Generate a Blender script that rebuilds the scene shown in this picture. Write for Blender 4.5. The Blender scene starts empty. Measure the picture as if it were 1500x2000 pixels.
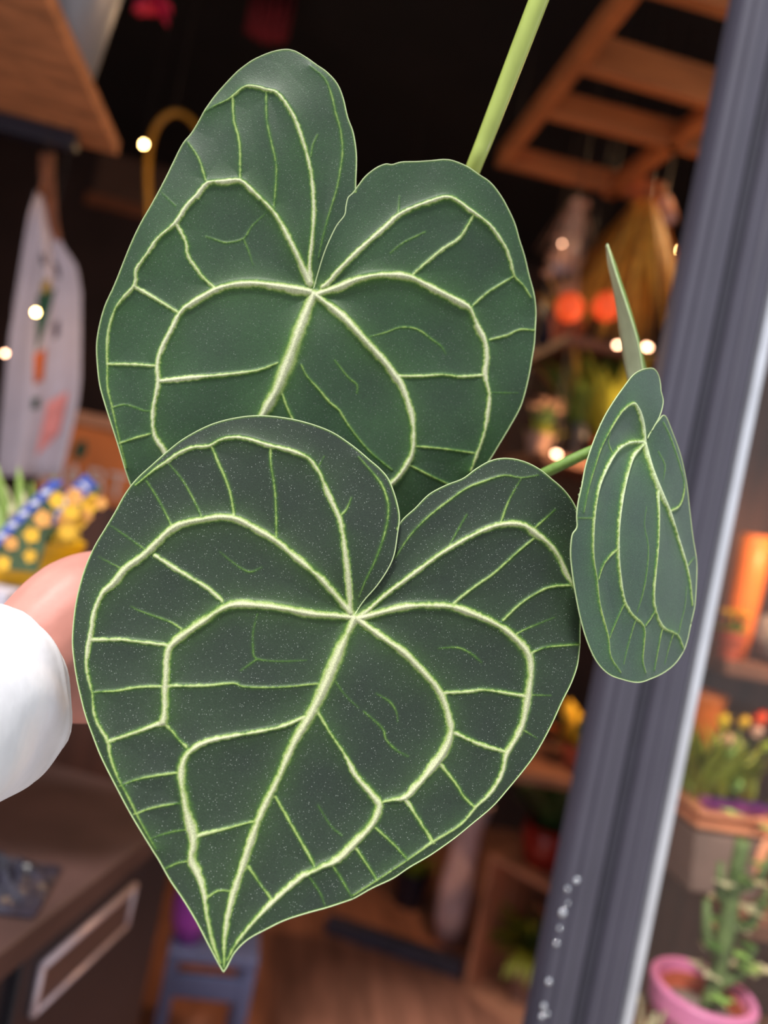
import bpy, bmesh, math, random
import numpy as np
from mathutils import Vector, Matrix

# ------------------------------------------------------------------ camera
F_PX, ROLL, YAW = 1500.0, math.radians(11.45), math.radians(8.5)
CAM = Vector((0.0, 0.0, 1.45))
FWD = Vector((math.sin(YAW), math.cos(YAW), 0))
R0 = Vector((math.cos(YAW), -math.sin(YAW), 0))
UPZ = Vector((0, 0, 1))
CX = R0 * math.cos(ROLL) + UPZ * math.sin(ROLL)
CY = -R0 * math.sin(ROLL) + UPZ * math.cos(ROLL)
scene = bpy.context.scene
col = scene.collection
cd = bpy.data.cameras.new('camera')
cd.sensor_fit = 'VERTICAL'
cd.sensor_height = 36.0
cd.lens = 36.0 * F_PX / 2000.0
cd.clip_start = 0.02
cd.dof.use_dof = True
cd.dof.focus_distance = 0.42
cd.dof.aperture_fstop = cd.lens / 9.8      # a 9.8 mm aperture
cam = bpy.data.objects.new('camera', cd)
col.objects.link(cam)
m = Matrix.Identity(4)
for i, ax in enumerate((CX, CY, -FWD)):
    for r in range(3):
        m[r][i] = ax[r]
m.translation = CAM
cam.matrix_world = m
scene.camera = cam

# ------------------------------------------------------------------ light
w = bpy.data.worlds.new('sky')
scene.world = w
w.use_nodes = True
bg = w.node_tree.nodes['Background']
bg.inputs[0].default_value = (0.90, 0.93, 1.0, 1)
bg.inputs[1].default_value = 1.0
sd = bpy.data.lights.new('sun', 'SUN')
sd.energy = 3.8
sd.angle = math.radians(9)
sd.color = (1.0, 0.96, 0.90)
sun = bpy.data.objects.new('sun', sd)
col.objects.link(sun)
SUN_FROM = Vector((-0.42, -0.55, 1.0)).normalized()    # towards the sun: behind and above the camera
sun.rotation_euler = SUN_FROM.to_track_quat('Z', 'Y').to_euler()
scene.view_settings.view_transform = 'Standard'
scene.view_settings.look = 'None'
scene.view_settings.gamma = 1.0
scene.view_settings.use_curve_mapping = False
scene.view_settings.exposure = 0.12
try:
    scene.cycles.use_denoising = True
    scene.cycles.max_bounces = 8
except Exception:
    pass


def at(px, py, d):
    return CAM + FWD * d + CX * ((px - 750) / F_PX * d) + CY * ((1000 - py) / F_PX * d)


def ray(px, py):
    return FWD + CX * ((px - 750) / F_PX) + CY * ((1000 - py) / F_PX)


def atz(px, py, z):
    r = ray(px, py)
    return CAM + r * ((z - CAM.z) / r.z)


# ------------------------------------------------------------------ helpers
def srgb(r, g, b):
    f = lambda c: c / 12.92 if c <= 0.04045 else ((c + 0.055) / 1.055) ** 2.4
    return (f(r / 255), f(g / 255), f(b / 255), 1.0)


MATS = {}


def mat(name, rgb, rough=0.6, metal=0.0, var=0.25, scale=30.0, bump=0.0, spec=0.5, emit=0.0, sheen=0.0, stretch=None, trans=0.0):
    """plain procedural surface: colour broken up by noise, optional bump"""
    if name in MATS:
        return MATS[name]
    mt = bpy.data.materials.new(name)
    mt.use_nodes = True
    nt = mt.node_tree
    b = nt.nodes['Principled BSDF']
    c = srgb(*rgb)
    tc = nt.nodes.new('ShaderNodeTexCoord')
    mp = nt.nodes.new('ShaderNodeMapping')
    if stretch:
        mp.inputs['Scale'].default_value = stretch
    nz = nt.nodes.new('ShaderNodeTexNoise')
    nz.inputs['Scale'].default_value = scale
    nz.inputs['Detail'].default_value = 4
    rp = nt.nodes.new('ShaderNodeValToRGB')
    rp.color_ramp.elements[0].position = 0.3
    rp.color_ramp.elements[1].position = 0.7
    rp.color_ramp.elements[0].color = tuple(x * (1 - var) for x in c[:3]) + (1,)
    rp.color_ramp.elements[1].color = tuple(min(1, x * (1 + var)) for x in c[:3]) + (1,)
    nt.links.new(tc.outputs['Object'], mp.inputs[0])
    nt.links.new(mp.outputs[0], nz.inputs['Vector'])
    nt.links.new(nz.outputs['Fac'], rp.inputs[0])
    nt.links.new(rp.outputs[0], b.inputs['Base Color'])
    b.inputs['Roughness'].default_value = rough
    b.inputs['Metallic'].default_value = metal
    b.inputs['Specular IOR Level'].default_value = spec
    b.inputs['Sheen Weight'].default_value = sheen
    if emit:
        nt.links.new(rp.outputs[0], b.inputs['Emission Color'])
        b.inputs['Emission Strength'].default_value = emit
    if bump:
        bp = nt.nodes.new('ShaderNodeBump')
        bp.inputs['Strength'].default_value = bump
        bp.inputs['Distance'].default_value = 0.004
        nt.links.new(nz.outputs['Fac'], bp.inputs['Height'])
        nt.links.new(bp.outputs[0], b.inputs['Normal'])
    MATS[name] = mt
    return mt


def tag(o, label=None, cat=None, group=None, kind=None):
    if label: o['label'] = label
    if cat: o['category'] = cat
    if group: o['group'] = group
    if kind: o['kind'] = kind
    return o


def empty(name, loc, label=None, cat=None, group=None, kind=None, rz=0.0):
    o = bpy.data.objects.new(name, None)
    col.objects.link(o)
    o.location = loc
    o.rotation_euler = (0, 0, rz)
    o.empty_display_size = 0.05
    return tag(o, label, cat, group, kind)


class MB:
    """collects shapes (world coordinates) that become ONE mesh object"""
    def __init__(self):
        self.v = []; self.f = []

    def add(self, vs, fs):
        n = len(self.v)
        self.v += [Vector(p) for p in vs]
        self.f += [tuple(i + n for i in q) for q in fs]
        return self

    def box(self, c, s, rot=None):
        c = Vector(c)
        vs = []
        for x in (-.5, .5):
            for y in (-.5, .5):
                for z in (-.5, .5):
                    p = Vector((x * s[0], y * s[1], z * s[2]))
                    vs.append(c + (rot @ p if rot else p))
        return self.add(vs, [(0, 1, 3, 2), (4, 6, 7, 5), (0, 4, 5, 1), (2, 3, 7, 6), (0, 2, 6, 4), (1, 5, 7, 3)])

    def tube(self, pts, r, n=10, caps=True):
        pts = [Vector(p) for p in pts]
        rs = r if isinstance(r, (list, tuple)) else [r] * len(pts)
        t = (pts[1] - pts[0]).normalized()
        u = t.orthogonal().normalized()
        vs = []
        for i, p in enumerate(pts):
            a = pts[max(i - 1, 0)]; b = pts[min(i + 1, len(pts) - 1)]
            t = (b - a).normalized()
            u = (u - t * u.dot(t)).normalized()
            w_ = t.cross(u)
            for k in range(n):
                an = 2 * math.pi * k / n
                vs.append(p + (u * math.cos(an) + w_ * math.sin(an)) * rs[i])
        fs = []
        for i in range(len(pts) - 1):
            for k in range(n):
                k2 = (k + 1) % n
                fs.append((i * n + k, i * n + k2, (i + 1) * n + k2, (i + 1) * n + k))
        if caps:
            fs.append(tuple(range(n))[::-1])
            fs.append(tuple((len(pts) - 1) * n + k for k in range(n)))
        return self.add(vs, fs)

    def lathe(self, c, prof, n=28):
        """prof: list of (radius, z) from bottom up; upright about c"""
        c = Vector(c)
        vs = []; fs = []
        for r, z in prof:
            for k in range(n):
                an = 2 * math.pi * k / n
                vs.append(c + Vector((r * math.cos(an), r * math.sin(an), z)))
        for i in range(len(prof) - 1):
            for k in range(n):
                k2 = (k + 1) % n
                fs.append((i * n + k, i * n + k2, (i + 1) * n + k2, (i + 1) * n + k))
        fs.append(tuple(range(n))[::-1])
        fs.append(tuple((len(prof) - 1) * n + k for k in range(n)))
        return self.add(vs, fs)

    def ball(self, c, r, n=10, sq=(1, 1, 1)):
        c = Vector(c)
        vs = []; fs = []
        m_ = max(4, n // 2 + 1)
        for i in range(m_ + 1):
            ph = math.pi * i / m_
            for k in range(n):
                an = 2 * math.pi * k / n
                vs.append(c + Vector((r * sq[0] * math.sin(ph) * math.cos(an), r * sq[1] * math.sin(ph) * math.sin(an), -r * sq[2] * math.cos(ph))))
        for i in range(m_):
            for k in range(n):
                k2 = (k + 1) % n
                fs.append((i * n + k, i * n + k2, (i + 1) * n + k2, (i + 1) * n + k))
        return self.add(vs, fs)

    def blade(self, base, direc, length, width, droop, seg=5, side=None, shape=1.0, cup=0.12):
        """one leaf: a strip with a folded midline, pointed at the tip, bending down"""
        p = Vector(base); d = Vector(direc).normalized()
        if side is None:
            side = d.cross(UPZ)
            if side.length < 1e-3: side = Vector((1, 0, 0))
        side = side.normalized()
        vs = []; fs = []
        for i in range(seg + 1):
            t = i / seg
            ww = width * 0.5 * (math.sin(math.pi * min(1, (t * 0.94 + 0.05)) ** shape) if i < seg else 0.03)
            nrm = side.cross(d).normalized()
            vs += [p - side * ww + nrm * ww * cup * 2, p.copy(), p + side * ww + nrm * ww * cup * 2]
            if i < seg:
                p = p + d * (length / seg)
                d = (d + Vector((0, 0, -droop / seg))).normalized()
        for i in range(seg):
            a = 3 * i
            fs += [(a, a + 1, a + 4, a + 3), (a + 1, a + 2, a + 5, a + 4)]
        return self.add(vs, fs)

    def build(self, name, material, parent=None, smooth=False, bevel=0.0, kind=None, thick=0.0):
        org = parent.matrix_world.inverted() if parent else None
        me = bpy.data.meshes.new(name)
        if parent is not None:
            inv = WM(parent).inverted()
            vs = [inv @ p for p in self.v]
        else:
            vs = self.v
        o = bpy.data.objects.new(name, me)
        if parent is None and self.v:
            lo = Vector((sum(p.x for p in vs) / len(vs), sum(p.y for p in vs) / len(vs), min(p.z for p in vs)))
            vs = [p - lo for p in vs]
            o.location = lo
        me.from_pydata([tuple(p) for p in vs], [], self.f)
        me.update()
        if smooth:
            me.polygons.foreach_set('use_smooth', [True] * len(me.polygons))
        me.materials.append(material)
        col.objects.link(o)
        if parent is not None: o.parent = parent
        if bevel:
            b = o.modifiers.new('bevel', 'BEVEL'); b.width = bevel; b.segments = 2; b.limit_method = 'ANGLE'
        if thick:
            s = o.modifiers.new('solid', 'SOLIDIFY'); s.thickness = thick; s.offset = 0
        if kind: o['kind'] = kind
        return o


def WM(o):
    mm = Matrix.LocRotScale(o.location, o.rotation_euler, o.scale)
    return WM(o.parent) @ mm if o.parent else mm


def crom(pts, n=8):
    """Catmull-Rom resampling of a polyline (any dimension)"""
    P = [np.array(p, float) for p in pts]
    if len(P) < 3:
        return np.array([P[0] + (P[-1] - P[0]) * t for t in np.linspace(0, 1, n + 1)])
    P = [2 * P[0] - P[1]] + P + [2 * P[-1] - P[-2]]
    out = []
    for i in range(1, len(P) - 2):
        p0, p1, p2, p3 = P[i - 1:i + 3]
        for t in np.arange(n) / n:
            out.append(0.5 * ((2 * p1) + (-p0 + p2) * t + (2 * p0 - 5 * p1 + 4 * p2 - p3) * t * t + (-p0 + 3 * p1 - 3 * p2 + p3) * t ** 3))
    out.append(P[-2])
    return np.array(out)


# ------------------------------------------------------------------ the setting
FY = 0.80                         # front plane of the shop front
XL, XR, YB, ZC = -1.55, 2.3, 3.7, 2.8
M_wall = mat('dark brown painted wall', (52, 34, 32), 0.85, var=0.3, scale=4)
M_black = mat('matt black ceiling paint', (24, 18, 20), 0.9, var=0.3, scale=5)
M_floor = mat('worn brown floor boards', (156, 104, 84), 0.5, var=0.35, scale=6, stretch=(6, 0.7, 1), bump=0.2)
M_pave = mat('grey pavement', (150, 146, 142), 0.9, var=0.2, scale=8, bump=0.3)
tag(MB().box((0, -3.1, -0.05), (14, 7.8, 0.1)).build('pavement', M_pave), 'grey pavement in front of the shop', kind='structure')
fl = tag(MB().box(((XL + XR) / 2, (FY + YB) / 2, -0.05), (XR - XL, YB - FY, 0.1)).build('floor', M_floor), kind='structure')
tag(MB().box(((XL + XR) / 2, (FY + YB) / 2, ZC + 0.05), (XR - XL, YB - FY, 0.1)).build('ceiling', M_black), kind='structure')
tag(MB().box(((XL + XR) / 2, YB + 0.05, ZC / 2), (XR - XL, 0.1, ZC)).build('wall_back', M_wall), kind='structure')
tag(MB().box((XL - 0.05, (FY + YB) / 2, ZC / 2), (0.1, YB - FY, ZC)).build('wall_left', M_wall), kind='structure')
tag(MB().box((XR + 0.05, (FY + YB) / 2, ZC / 2), (0.1, YB - FY, ZC)).build('wall_right', M_wall), kind='structure')
tag(MB().box(((XL + XR) / 2, FY + 0.06, 2.72), (XR - XL, 0.12, 0.4)).build('wall_front', M_black), kind='structure')

# ------------------------------------------------------------------ the held plant
def leaf_material(name, dark, green, cream, rough=0.5, speck=1.0, sheen=0.22):
    """velvet leaf: dark blade, green halo beside a vein, cream vein; the two masks are stored on the mesh"""
    mt = bpy.data.materials.new(name); mt.use_nodes = True
    nt = mt.node_tree; N = nt.nodes; L = nt.links
    b = N['Principled BSDF']
    av = N.new('ShaderNodeAttribute'); av.attribute_name = 'vein'
    ah = N.new('ShaderNodeAttribute'); ah.attribute_name = 'halo'
    tc = N.new('ShaderNodeTexCoord')
    n1 = N.new('ShaderNodeTexNoise'); n1.inputs['Scale'].default_value = 28; n1.inputs['Detail'].default_value = 3
    L.new(tc.outputs['Object'], n1.inputs['Vector'])
    r1 = N.new('ShaderNodeValToRGB')
    r1.color_ramp.elements[0].position = 0.32; r1.color_ramp.elements[1].position = 0.72
    c = srgb(*dark)
    r1.color_ramp.elements[0].color = (c[0] * .82, c[1] * .80, c[2] * .90, 1)
    r1.color_ramp.elements[1].color = (c[0] * 1.12, c[1] * 1.22, c[2] * 1.02, 1)
    L.new(n1.outputs['Fac'], r1.inputs[0])
    # fine velvet grain
    n2 = N.new('ShaderNodeTexNoise'); n2.inputs['Scale'].default_value = 1500; n2.inputs['Detail'].default_value = 2
    L.new(tc.outputs['Object'], n2.inputs['Vector'])
    gr = N.new('ShaderNodeMapRange'); gr.inputs[1].default_value = 0.35; gr.inputs[2].default_value = 0.65
    gr.inputs[3].default_value = 0.8; gr.inputs[4].default_value = 1.2
    L.new(n2.outputs['Fac'], gr.inputs[0])
    # white specks (dust and hairs)
    vo = N.new('ShaderNodeTexVoronoi'); vo.inputs['Scale'].default_value = 1050
    L.new(tc.outputs['Object'], vo.inputs['Vector'])
    wn = N.new('ShaderNodeSeparateColor'); L.new(vo.outputs['Color'], wn.inputs[0])
    thr = N.new('ShaderNodeMapRange'); thr.inputs[1].default_value = 0.15; thr.inputs[2].default_value = 1.0
    thr.inputs[3].default_value = 0.0; thr.inputs[4].default_value = 0.30
    L.new(wn.outputs[0], thr.inputs[0])
    lt = N.new('ShaderNodeMath'); lt.operation = 'SUBTRACT'
    L.new(thr.outputs[0], lt.inputs[0]); L.new(vo.outputs['Distance'], lt.inputs[1])
    sp = N.new('ShaderNodeMapRange'); sp.inputs[1].default_value = 0.0; sp.inputs[2].default_value = 0.12
    sp.inputs[3].default_value = 0.0; sp.inputs[4].default_value = 0.42 * speck
    L.new(lt.outputs[0], sp.inputs[0])
    # blend
    m1 = N.new('ShaderNodeMix'); m1.data_type = 'RGBA'
    L.new(ah.outputs['Fac'], m1.inputs[0]); L.new(r1.outputs[0], m1.inputs[6]); m1.inputs[7].default_value = srgb(*green)
    vr = N.new('ShaderNodeValToRGB')                      # thin veins yellow green, thick ones cream
    vr.color_ramp.elements[0].position = 0.15; vr.color_ramp.elements[0].color = srgb(74, 112, 36)
    vr.color_ramp.elements[1].position = 0.95; vr.color_ramp.elements[1].color = srgb(*cream)
    e_ = vr.color_ramp.elements.new(0.48); e_.color = srgb(138, 160, 86)
    L.new(av.outputs['Fac'], vr.inputs[0])
    vf = N.new('ShaderNodeMapRange'); vf.inputs[1].default_value = 0.0; vf.inputs[2].default_value = 0.36
    L.new(av.outputs['Fac'], vf.inputs[0])
    m2 = N.new('ShaderNodeMix'); m2.data_type = 'RGBA'
    L.new(vf.outputs[0], m2.inputs[0]); L.new(m1.outputs[2], m2.inputs[6]); L.new(vr.outputs[0], m2.inputs[7])
    m3 = N.new('ShaderNodeMix'); m3.data_type = 'RGBA'; m3.blend_type = 'MULTIPLY'; m3.inputs[0].default_value = 1
    L.new(m2.outputs[2], m3.inputs[6]); L.new(gr.outputs[0], m3.inputs[7])
    m4 = N.new('ShaderNodeMix'); m4.data_type = 'RGBA'
    L.new(sp.outputs[0], m4.inputs[0]); L.new(m3.outputs[2], m4.inputs[6]); m4.inputs[7].default_value = srgb(190, 200, 190)
    L.new(m4.outputs[2], b.inputs['Base Color'])
    b.inputs['Roughness'].default_value = rough
    b.inputs['Specular IOR Level'].default_value = 0.36
    b.inputs['Sheen Weight'].default_value = sheen
    b.inputs['Sheen Roughness'].default_value = 0.45
    b.inputs['Sheen Tint'].default_value = (0.9, 0.95, 1.0, 1)
    bp = N.new('ShaderNodeBump'); bp.inputs['Strength'].default_value = 0.25; bp.inputs['Distance'].default_value = 0.0004
    L.new(n2.outputs['Fac'], bp.inputs['Height']); L.new(bp.outputs[0], b.inputs['Normal'])
    return mt


def inside(poly, X, Y):
    r = np.zeros(X.shape, bool)
    x0, y0 = poly[-1]
    for x1, y1 in poly:
        if y0 != y1:
            c = (Y < y0) != (Y < y1)
            r ^= c & (X < (x1 - x0) * (Y - y0) / (y1 - y0) + x0)
        x0, y0 = x1, y1
    return r


def seg_dist(P, A, B):
    d = B - A
    L2 = max(float(d @ d), 1e-12)
    t = np.clip(((P - A) @ d) / L2, 0, 1)
    q = A + t[:, None] * d
    return np.hypot(P[:, 0] - q[:, 0], P[:, 1] - q[:, 1]), t


def poly_near(P, poly, closed=True):
    best = np.full(len(P), 1e9); Q = P.copy()
    n = len(poly)
    for i in range(n if closed else n - 1):
        A, B = poly[i], poly[(i + 1) % n]
        d, t = seg_dist(P, A, B)
        k = d < best
        best[k] = d[k]
        Q[k] = (A + t[:, None] * (B - A))[k]
    return best, Q


class LeafFrame:
    """a leaf's own coordinates: u across, v along the midrib (towards the lobes), h off its mean plane (metres)"""
    def __init__(self, S, tip, dS, a, b, H):
        self.H = H; self.lift = 0.0
        # mean plane in camera terms: depth = dS + a*X + b*Y about S
        X0 = (S[0] - 750) / F_PX * dS; Y0 = (1000 - S[1]) / F_PX * dS
        self.O = np.array([X0, Y0, dS])
        n = np.array([a, b, -1.0]); self.n = n / np.linalg.norm(n)      # towards the viewer
        # (X right, Y up, D away)
        T = self.plane_hit(np.array([tip], float))[0]
        v = self.O - T; v -= self.n * (v @ self.n)
        self.v = v / np.linalg.norm(v)
        u = np.cross(self.v, -self.n) * -1.0
        if u[0] < 0: u = -u
        self.u = u - self.v * (u @ self.v); self.u /= np.linalg.norm(self.u)

    def plane_hit(self, px, off=0.0):
        dirs = np.stack([(px[:, 0] - 750) / F_PX, (1000 - px[:, 1]) / F_PX, np.ones(len(px))], 1)
        den = dirs @ self.n
        t = ((self.O @ self.n) + off) / den
        return dirs * t[:, None]

    def from_photo(self, px, side=0):
        px = np.asarray(px, float)[:, :2]
        off = np.zeros(len(px))
        for _ in range(12):
            p = self.plane_hit(px, off) - self.O
            uv = np.stack([p @ self.u, p @ self.v], 1)
            off = 0.5 * off + 0.5 * (self.H(uv[:, 0], uv[:, 1], side) + self.lift)
        return uv

    def world(self, uv, h):
        p = self.O + uv[:, :1] * self.u + uv[:, 1:2] * self.v + np.asarray(h)[:, None] * self.n
        M = np.array([list(CX), list(CY), list(FWD)])
        return p @ M + np.array(list(CAM))


def smooth01(x):
    x = np.clip(x, 0, 1)
    return x * x * (3 - 2 * x)


def np_mesh(name, V, Fq, material, attrs=None, normals=None, parent=None):
    me = bpy.data.meshes.new(name)
    me.vertices.add(len(V)); me.vertices.foreach_set('co', np.asarray(V, np.float32).ravel())
    k = Fq.shape[1]
    me.loops.add(Fq.size); me.loops.foreach_set('vertex_index', Fq.ravel().astype(np.int32))
    me.polygons.add(len(Fq)); me.polygons.foreach_set('loop_start', np.arange(0, Fq.size, k, dtype=np.int32))
    me.update(calc_edges=True)
    me.polygons.foreach_set('use_smooth', np.ones(len(Fq), bool))
    if attrs:
        for an, arr in attrs.items():
            a_ = me.attributes.new(an, 'FLOAT', 'POINT')
            a_.data.foreach_set('value', np.asarray(arr, np.float32))
    if normals is not None:
        me.normals_split_custom_set_from_vertices([tuple(x) for x in normals])
    me.materials.append(material)
    o = bpy.data.objects.new(name, me)
    col.objects.link(o)
    if parent is not None: o.parent = parent
    return o


def make_leaf(plant, label, fr, left, right, veins, material, top='L', step=0.00055, quilt=-0.0020, seed=1, layered=True, rim=0.00036, under=None):
    """left: margin S -> left lobe -> tip; right: margin tip -> right lobe -> S, both traced in the photograph and carried onto the leaf's own surface"""
    rng = np.random.default_rng(seed)
    fr.lift = quilt * 0.75
    Lp = fr.from_photo(crom(left, 5), -1); Rp = fr.from_photo(crom(right, 5), 1)
    full = np.vstack([Lp, Rp])
    u0, v0 = full.min(0) - 2 * step; u1, v1 = full.max(0) + 2 * step
    v0 = math.floor(v0 / step) * step; jz = int(round(-v0 / step))      # v = 0 falls on a grid line
    nu = int((u1 - u0) / step) + 1; nv = int((v1 - v0) / step) + 1
    us = u0 + np.arange(nu + 1) * step; vs = v0 + np.arange(nv + 1) * step
    cu, cv = np.meshgrid(us[:-1] + step / 2, vs[:-1] + step / 2, indexing='ij')
    I, J = np.meshgrid(np.arange(nu), np.arange(nv), indexing='ij')
    if layered:
        inL = inside(Lp, cu, cv); inR = inside(Rp, cu, cv); inF = inside(full, cu, cv)
        up = J > jz - 1
        cellL = np.where(up, inL, inF); cellR = up & inR
    else:
        cellL = inside(full, cu, cv); cellR = np.zeros_like(cellL)
    nvert = (nu + 1) * (nv + 1)

    def quads(mask, layer):
        i = I[mask]; j = J[mask]
        idx = lambda a, b: a * (nv + 1) + b
        q = np.stack([idx(i, j), idx(i + 1, j), idx(i + 1, j + 1), idx(i, j + 1)], 1)
        if layer:
            q = np.where(q % (nv + 1) > jz, q + nvert, q)
        return q
    Q = np.vstack([quads(cellL, 0), quads(cellR, 1)]) if cellR.any() else quads(cellL, 0)
    used, inv = np.unique(Q, return_inverse=True)
    Q = inv.reshape(Q.shape)
    layer = used >= nvert
    base = used % nvert
    UV = np.stack([us[base // (nv + 1)], vs[base % (nv + 1)]], 1)
    # rim vertices are pulled onto the traced margin
    e = np.sort(np.vstack([Q[:, [0, 1]], Q[:, [1, 2]], Q[:, [2, 3]], Q[:, [3, 0]]]), 1)
    ue, cnt = np.unique(e[:, 0].astype(np.int64) * len(used) + e[:, 1], return_counts=True)
    b = ue[cnt == 1]
    bv = np.unique(np.concatenate([b // len(used), b % len(used)]))
    for lay, poly in ((False, Lp), (True, Rp)):
        k = bv[layer[bv] == lay]
        if not len(k): continue
        low = base[k] % (nv + 1) <= jz
        for sel, pl in ((k[low], full), (k[~low], poly if layered else full)):
            if len(sel):
                _, q = poly_near(UV[sel], pl); UV[sel] = q
    side = np.where(layer, 1, np.where(UV[:, 1] > 0, -1, 0)) if layered else np.zeros(len(UV))
    # low-resolution noise for frayed vein edges
    gz = rng.standard_normal((nu + 1, nv + 1))
    for _ in range(2):
        gz = (gz + np.roll(gz, 1, 0) + np.roll(gz, -1, 0) + np.roll(gz, 1, 1) + np.roll(gz, -1, 1)) / 5
    gz /= gz.std()
    nz = gz.ravel()[base]
    g2 = rng.standard_normal(((nu + 1) // 6 + 3, (nv + 1) // 6 + 3))
    for _ in range(2):
        g2 = (g2 + np.roll(g2, 1, 0) + np.roll(g2, -1, 0) + np.roll(g2, 1, 1) + np.roll(g2, -1, 1)) / 5
    g2 /= g2.std()
    bi = (base // (nv + 1)) / 6.0; bj = (base % (nv + 1)) / 6.0
    i0 = bi.astype(int); j0 = bj.astype(int); fi = bi - i0; fj = bj - j0
    nz2 = (g2[i0, j0] * (1 - fi) + g2[i0 + 1, j0] * fi) * (1 - fj) + (g2[i0, j0 + 1] * (1 - fi) + g2[i0 + 1, j0 + 1] * fi) * fj
    n = len(UV)
    vein = np.zeros(n); halo = np.zeros(n); ridge = np.zeros(n); dmaj = np.full(n, 0.02)
    vid = np.full(n, -1); vbest = np.zeros(n)
    mm = fr.O[2] / F_PX                                   # metres per photo pixel
    for k, (kind, wid, pts) in enumerate(veins):
        pp = crom(pts, 3)
        fr.lift = 0.0008 if kind in 'MP' else quilt * 0.5
        uvp = fr.from_photo(pp, 0)
        wp = np.interp(np.linspace(0, 1, len(pp)), np.linspace(0, 1, len(wid)), wid) * mm
        lo = uvp.min(0) - 0.02; hi = uvp.max(0) + 0.02
        s_ = np.where((UV[:, 0] > lo[0]) & (UV[:, 0] < hi[0]) & (UV[:, 1] > lo[1]) & (UV[:, 1] < hi[1]))[0]
        if not len(s_): continue
        P = UV[s_]
        best = np.full(len(s_), 1e9); bw = np.full(len(s_), wp[0])
        for i in range(len(uvp) - 1):
            lo_ = np.minimum(uvp[i], uvp[i + 1]) - 0.016; hi_ = np.maximum(uvp[i], uvp[i + 1]) + 0.016
            z = np.where((P[:, 0] > lo_[0]) & (P[:, 0] < hi_[0]) & (P[:, 1] > lo_[1]) & (P[:, 1] < hi_[1]))[0]
            if not len(z): continue
            d, t = seg_dist(P[z], uvp[i], uvp[i + 1])
            c = d < best[z]
            z = z[c]
            best[z] = d[c]; bw[z] = (wp[i] + t * (wp[i + 1] - wp[i]))[c]
        d = np.clip(best + nz[s_] * np.minimum(0.06 * bw, 0.00016) + nz2[s_] * np.minimum(0.07 * bw, 0.00035), 0, None)
        hw = bw / 2
        wpx = bw / mm
        # tiny veins stay green, larger ones turn cream; free ends fade out
        strength = np.clip(0.20 + (wpx - 2.5) / 11, 0.12, 1.0)
        x = d / hw
        core = np.exp(-(x / 0.70) ** 2.2) * strength
        if wid[0] > 15 or kind == 'M':
            core = np.maximum(core, 0.10 * np.exp(-d / 0.0050) * np.clip((wpx - 9) / 10, 0, 1))
        hl = np.exp(-np.clip(d - hw * 0.55, 0, None) / (0.00040 + hw * 0.34)) * np.clip(0.40 + (wpx - 2.5) / 8, 0.2, 0.95) * np.clip(0.8 + 0.35 * nz2[s_], 0.3, 1.05)
        if kind in 'MP':
            hl = np.maximum(hl, 0.30 * np.exp(-d / 0.0045) * np.clip(0.75 + 0.3 * nz2[s_], 0.2, 1.2))
        if kind in 'MP':
            rS = np.hypot(P[:, 0], P[:, 1])
            core = np.maximum(core, 0.34 * np.exp(-(rS / 0.013) ** 2) * np.exp(-d / 0.004))
        vein[s_] = np.maximum(vein[s_], core); halo[s_] = np.maximum(halo[s_], hl)
        rg = np.exp(-(best / (hw * 0.75 + 1e-5)) ** 2) * np.minimum(bw * 0.36, 0.0022)
        ridge[s_] = np.maximum(ridge[s_], rg)
        c2 = np.exp(-(x / 0.62) ** 2)
        if kind in 'MPC':
            dmaj[s_] = np.minimum(dmaj[s_], best + (0.003 if kind == 'C' else 0))
        if kind != 'T':
            c = (c2 > 0.22) & (c2 > vbest[s_])
            vid[s_[c]] = k; vbest[s_[c]] = c2[c]
    solid = cellL | cellR
    er = solid.copy()
    for _ in range(5):
        er[1:-1, 1:-1] &= er[:-2, 1:-1] & er[2:, 1:-1] & er[1:-1, :-2] & er[1:-1, 2:]
    ci = np.minimum(base // (nv + 1), nu - 1); cj = np.minimum(base % (nv + 1), nv - 1)
    nr = np.where(~er[ci, cj])[0]
    em = np.full(n, 1.0)
    em[nr] = poly_near(UV[nr], full)[0]
    rimmask = smooth01((0.0009 - em) / 0.0008)
    vein = np.maximum(vein, rimmask * 0.45); halo = np.maximum(halo, rimmask * 0.5)
    h = fr.H(UV[:, 0], UV[:, 1], side) + quilt * (1 - np.exp(-dmaj / 0.0055)) + ridge
    V = fr.world(UV, h)
    A_, B_, C_, D_ = (V[Q[:, i]] for i in range(4))
    fn = np.cross(C_ - A_, D_ - B_)
    vn = np.zeros_like(V)
    for i in range(4): np.add.at(vn, Q[:, i], fn)
    vn /= np.linalg.norm(vn, axis=1)[:, None] + 1e-12
    toward = fr.n @ np.array([list(CX), list(CY), list(FWD)])
    if (vn @ toward).mean() < 0:
        Q = Q[:, ::-1].copy(); vn = -vn
    att = {'vein': np.clip(vein, 0, 1), 'halo': np.clip(halo, 0, 1)}
    # faces of each vein become their own part
    fv = vid[Q]
    fid = np.where((fv == fv[:, :1]).all(1), fv[:, 0], -1)
    origin = np.array(fr.world(np.zeros((1, 2)), np.zeros(1))[0])

    def sub(name, mask, parent, mt):
        q = Q[mask]
        uq, iv = np.unique(q, return_inverse=True)
        return np_mesh(name, V[uq] - origin, iv.reshape(q.shape), mt, {k_: a[uq] for k_, a in att.items()}, vn[uq], parent)
    leaf = sub('leaf', fid == -1, plant, material)
    leaf.location = WM(plant).inverted() @ Vector(origin)
    leaf['label'] = label
    for k, (kind, wid, pts) in enumerate(veins):
        msk = fid == k
        if kind == 'T' or msk.sum() < 12: continue
        sub({'M': 'midrib', 'P': 'main_vein', 'C': 'cross_vein'}[kind], msk, leaf, material)
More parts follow.
